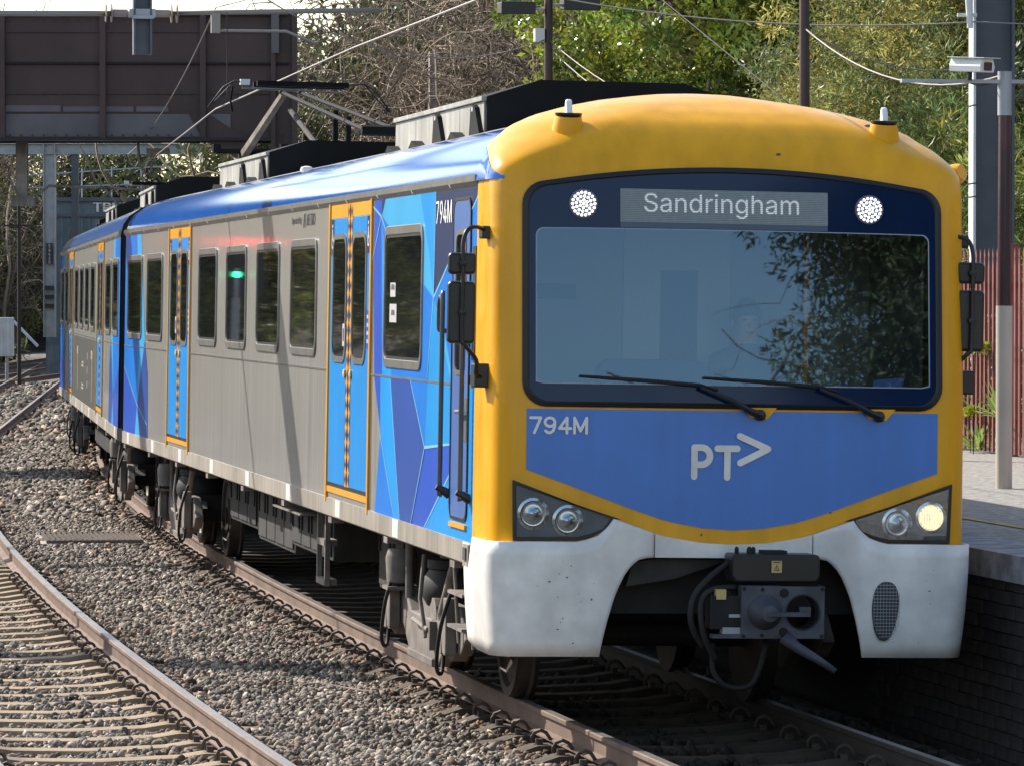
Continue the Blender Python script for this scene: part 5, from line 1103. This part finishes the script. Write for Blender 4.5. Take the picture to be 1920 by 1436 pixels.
# left hillside
GL = 'bushes on the left hillside'
LB = [(-1.5, 150, 2.2, 2.0, 'dark hillside bush nearest the lineside cabinet'), (1.6, 156, 1.5, 1.8, 'dark hillside bush behind the pale pipe'), (-4, 160, 5, 2.2, 'hillside bush at the left frame edge'), (4.0, 166, 2.0, 1.9, 'hillside bush left of the portal column'), (7.0, 172, 2.2, 2.2, 'hillside bush behind the portal column'), (2, 178, 5.5, 2.3, 'olive hillside bush on the crest'), (10.5, 180, 1.0, 1.6, 'bush beyond the shed roof'), (14, 188, 1.5, 1.6, 'far bush below the bright sky gap'), (18, 196, 1.5, 1.7, 'far bush right of the sky gap'), (5, 190, 7, 2.5, 'hillside bush high above the shed'), (-3, 186, 8.2, 2.6, 'hill crest bush under the bridge girder'), (10.2, 160, 4.3, 2.2, 'olive scrub rising just right of the portal column'), (2.5, 176, 7.6, 2.4, 'scrub on the crest at the far left under the girder'), (15.2, 186, 1.5, 2.2, 'low scrub below the bright sky gap under the bridge'), (19.5, 192, 1.6, 2.2, 'low scrub under the bridge haunch'), (23, 200, 1.5, 1.9, 'farthest bush beneath the bridge haunch')]
for i, (x, y, z, s, lab) in enumerate(LB): tree('hill_bush', lab, (x, y, z), (c_bush, c_olive)[i % 2 if i < 6 else 0], k_small, 1.0, s, i*1.3, 'bush', GL)
tree('autumn_tree', 'brownish tree top showing above the footbridge', (-3.5, 110, -.3), c_olive, k_big, 8.4, 1.25, .5)
# out of frame: left bank planting and the trees behind the camera that the glass mirrors
GO = 'trees outside the frame'
i = 0
for (x, y, z, s) in ((-13, 62, 2.6, 1.9), (-14, 75, 2.8, 2.2), (-12.5, 90, 2.2, 2.2), (-11, 104, 1.6, 2.3), (-15, 50, 3.2, 1.7), (-17, 116, 3.5, 2.6), (-13, 38, 2.6, 1.4)):
    tree('bank_tree', 'dense bush on the bank left of the tracks, %s along the bank' % ('first', 'second', 'third', 'fourth', 'fifth', 'sixth', 'seventh')[i], (x, y, z), (c_bush, c_olive)[i % 2], k_small, 1.2, s, i, 'bush', GO); i += 1
tree('conifer', 'tall conifer behind the photographer mirrored in the windscreen', (11.9, -36, 1.0), c_refl, k_big, 8.0, 1.25, 0, group=GO)
tree('conifer', 'third conifer behind the photographer, filling the mirrored tree line', (14.4, -44, 1.0), c_refl, k_big, 8.5, 1.35, 2, group=GO)
tree('conifer', 'second conifer behind the photographer mirrored in the windscreen', (15.6, -42, 1.0), c_refl, k_big, 8.5, 1.4, 1, group=GO)
thicket('leafless tree behind the photographer mirrored in the windscreen', (18.9, -46, 3.5), tw1, .4, 1.35)
# undergrowth carpet on the bank
n = 30000; yy = RNG.uniform(14, 96, n); dx = RNG.uniform(.3, 12, n)**1.0; P = np.stack([8.3+xcv(yy)+dx, yy, 1.2+np.interp(dx, [0, 1, 3, 7, 14], [0, .2, 1.4, 3.8, 6.8])+RNG.uniform(-.3, .9, n)], 1)
V, Fq = leaf_quads(P, RNG.uniform(.15, .45, n), .3, .6); cc = (np.floor(yy*1.3)*31+np.floor(dx*1.5)).astype(int) % 500
tag(link('undergrowth', npmesh('undergrowth', V, Fq, 'leaf_dark', np.repeat(leaf_col(cc, n, .4), 4, 0))), 'tangled undergrowth covering the embankment', 'undergrowth', kind='stuff')
n = 9000; yy = RNG.uniform(130, 200, n); dx = RNG.uniform(-22, 1.5, n); P = np.stack([dx+.10*(yy-120), yy, np.interp(dx, [-28, -16, -8, -3.5, -1, 1.5], [9, 6.5, 4.2, 2.0, .2, -.4])+RNG.uniform(-.3, 1.4, n)], 1)
V, Fq = leaf_quads(P, RNG.uniform(.3, .9, n), .35, .6); cc = (np.floor(yy*.6)*31+np.floor(dx)).astype(int) % 500
tag(link('undergrowth', npmesh('undergrowth', V, Fq, 'leaf_dark', np.repeat(leaf_col(cc, n, .4), 4, 0))), 'scrub covering the left hillside', 'undergrowth', kind='stuff')
t = thing('twig', 'thin pale twig lying on the ballast between the tracks', 'twig', (-1.95, 6.2, -.17)); MB().tube([(0, 0, 0), (.2, -.25, .03), (.42, -.7, .015), (.5, -1.0, .03)], [.007, .006, .005, .003], 5).build('stick', 'timber', t)
# plants along the fence
def spiky_mesh():
    n = 46; a = RNG.uniform(0, 2*PI, n); e = RNG.uniform(.15, 1.3, n); d = np.stack([np.cos(a)*np.cos(e), np.sin(a)*np.cos(e), np.sin(e)], 1); s = RNG.uniform(.25, .5, n); w = np.cross(d, [0, 0, 1.]); w /= np.linalg.norm(w, axis=1)[:, None]
    A = d*.02; V = np.stack([A, A+d*s[:, None]*.5+w*.018, A+d*s[:, None]-np.array([0, 0, .1])*s[:, None], A+d*s[:, None]*.5-w*.018], 1).reshape(-1, 3); return npmesh('leaves', V, np.arange(4*n).reshape(-1, 4), 'leaf_pine', np.repeat(RNG.uniform(1.2, 2.2, (n, 1))*np.array([[1, 1.15, 1.1]]), 4, 0))
SP = spiky_mesh(); GP = 'plants behind the fence'
for i, (y, dx, z, s, lab) in enumerate(((18.6, .35, .05, 1.0, 'spiky leaved plant at the foot of the fence beside the cream pole'), (17.5, .4, .05, .9, 'spiky leaved plant right of the cream pole by the fence'), (18.0, .55, .35, 1.0, 'spiky plant halfway up behind the fence pales'), (19.6, .3, 0, .8, 'small spiky plant by the fence post'), (16.6, .4, .4, 1.0, 'spiky plant behind the fence at the frame edge'))):
    t = thing('spiky_plant', lab, 'plant', (fence_x(y)+dx-.45, y, PZ+z), (0, 0, i), GP); t.scale = (s, s, s); link('leaves', SP, t)
for i, (y, z, s, lab) in enumerate(((18.75, 1.15, 1.0, 'lime green flowering plant glowing between the fence pales'), (18.4, .85, .6, 'small lime flower head under the larger one'), (17.2, 1.1, .7, 'lime flower head right of the cream pole'), (18.2, .55, .6, 'low lime flower head behind the cream pole'), (17.4, .45, .5, 'lowest lime flower head near the fence bottom'))):
    t = thing('flowering_plant', lab, 'plant', (fence_x(y)-.16, y, PZ+z), (0, 0, i), GP); t.scale = (s, s, s); link('flower_head', c_lime, t); MB().tube([(0, 0, -.02), (.02, .02, -z/s)], .008, 5).build('stem', 'leaf_dark', t)
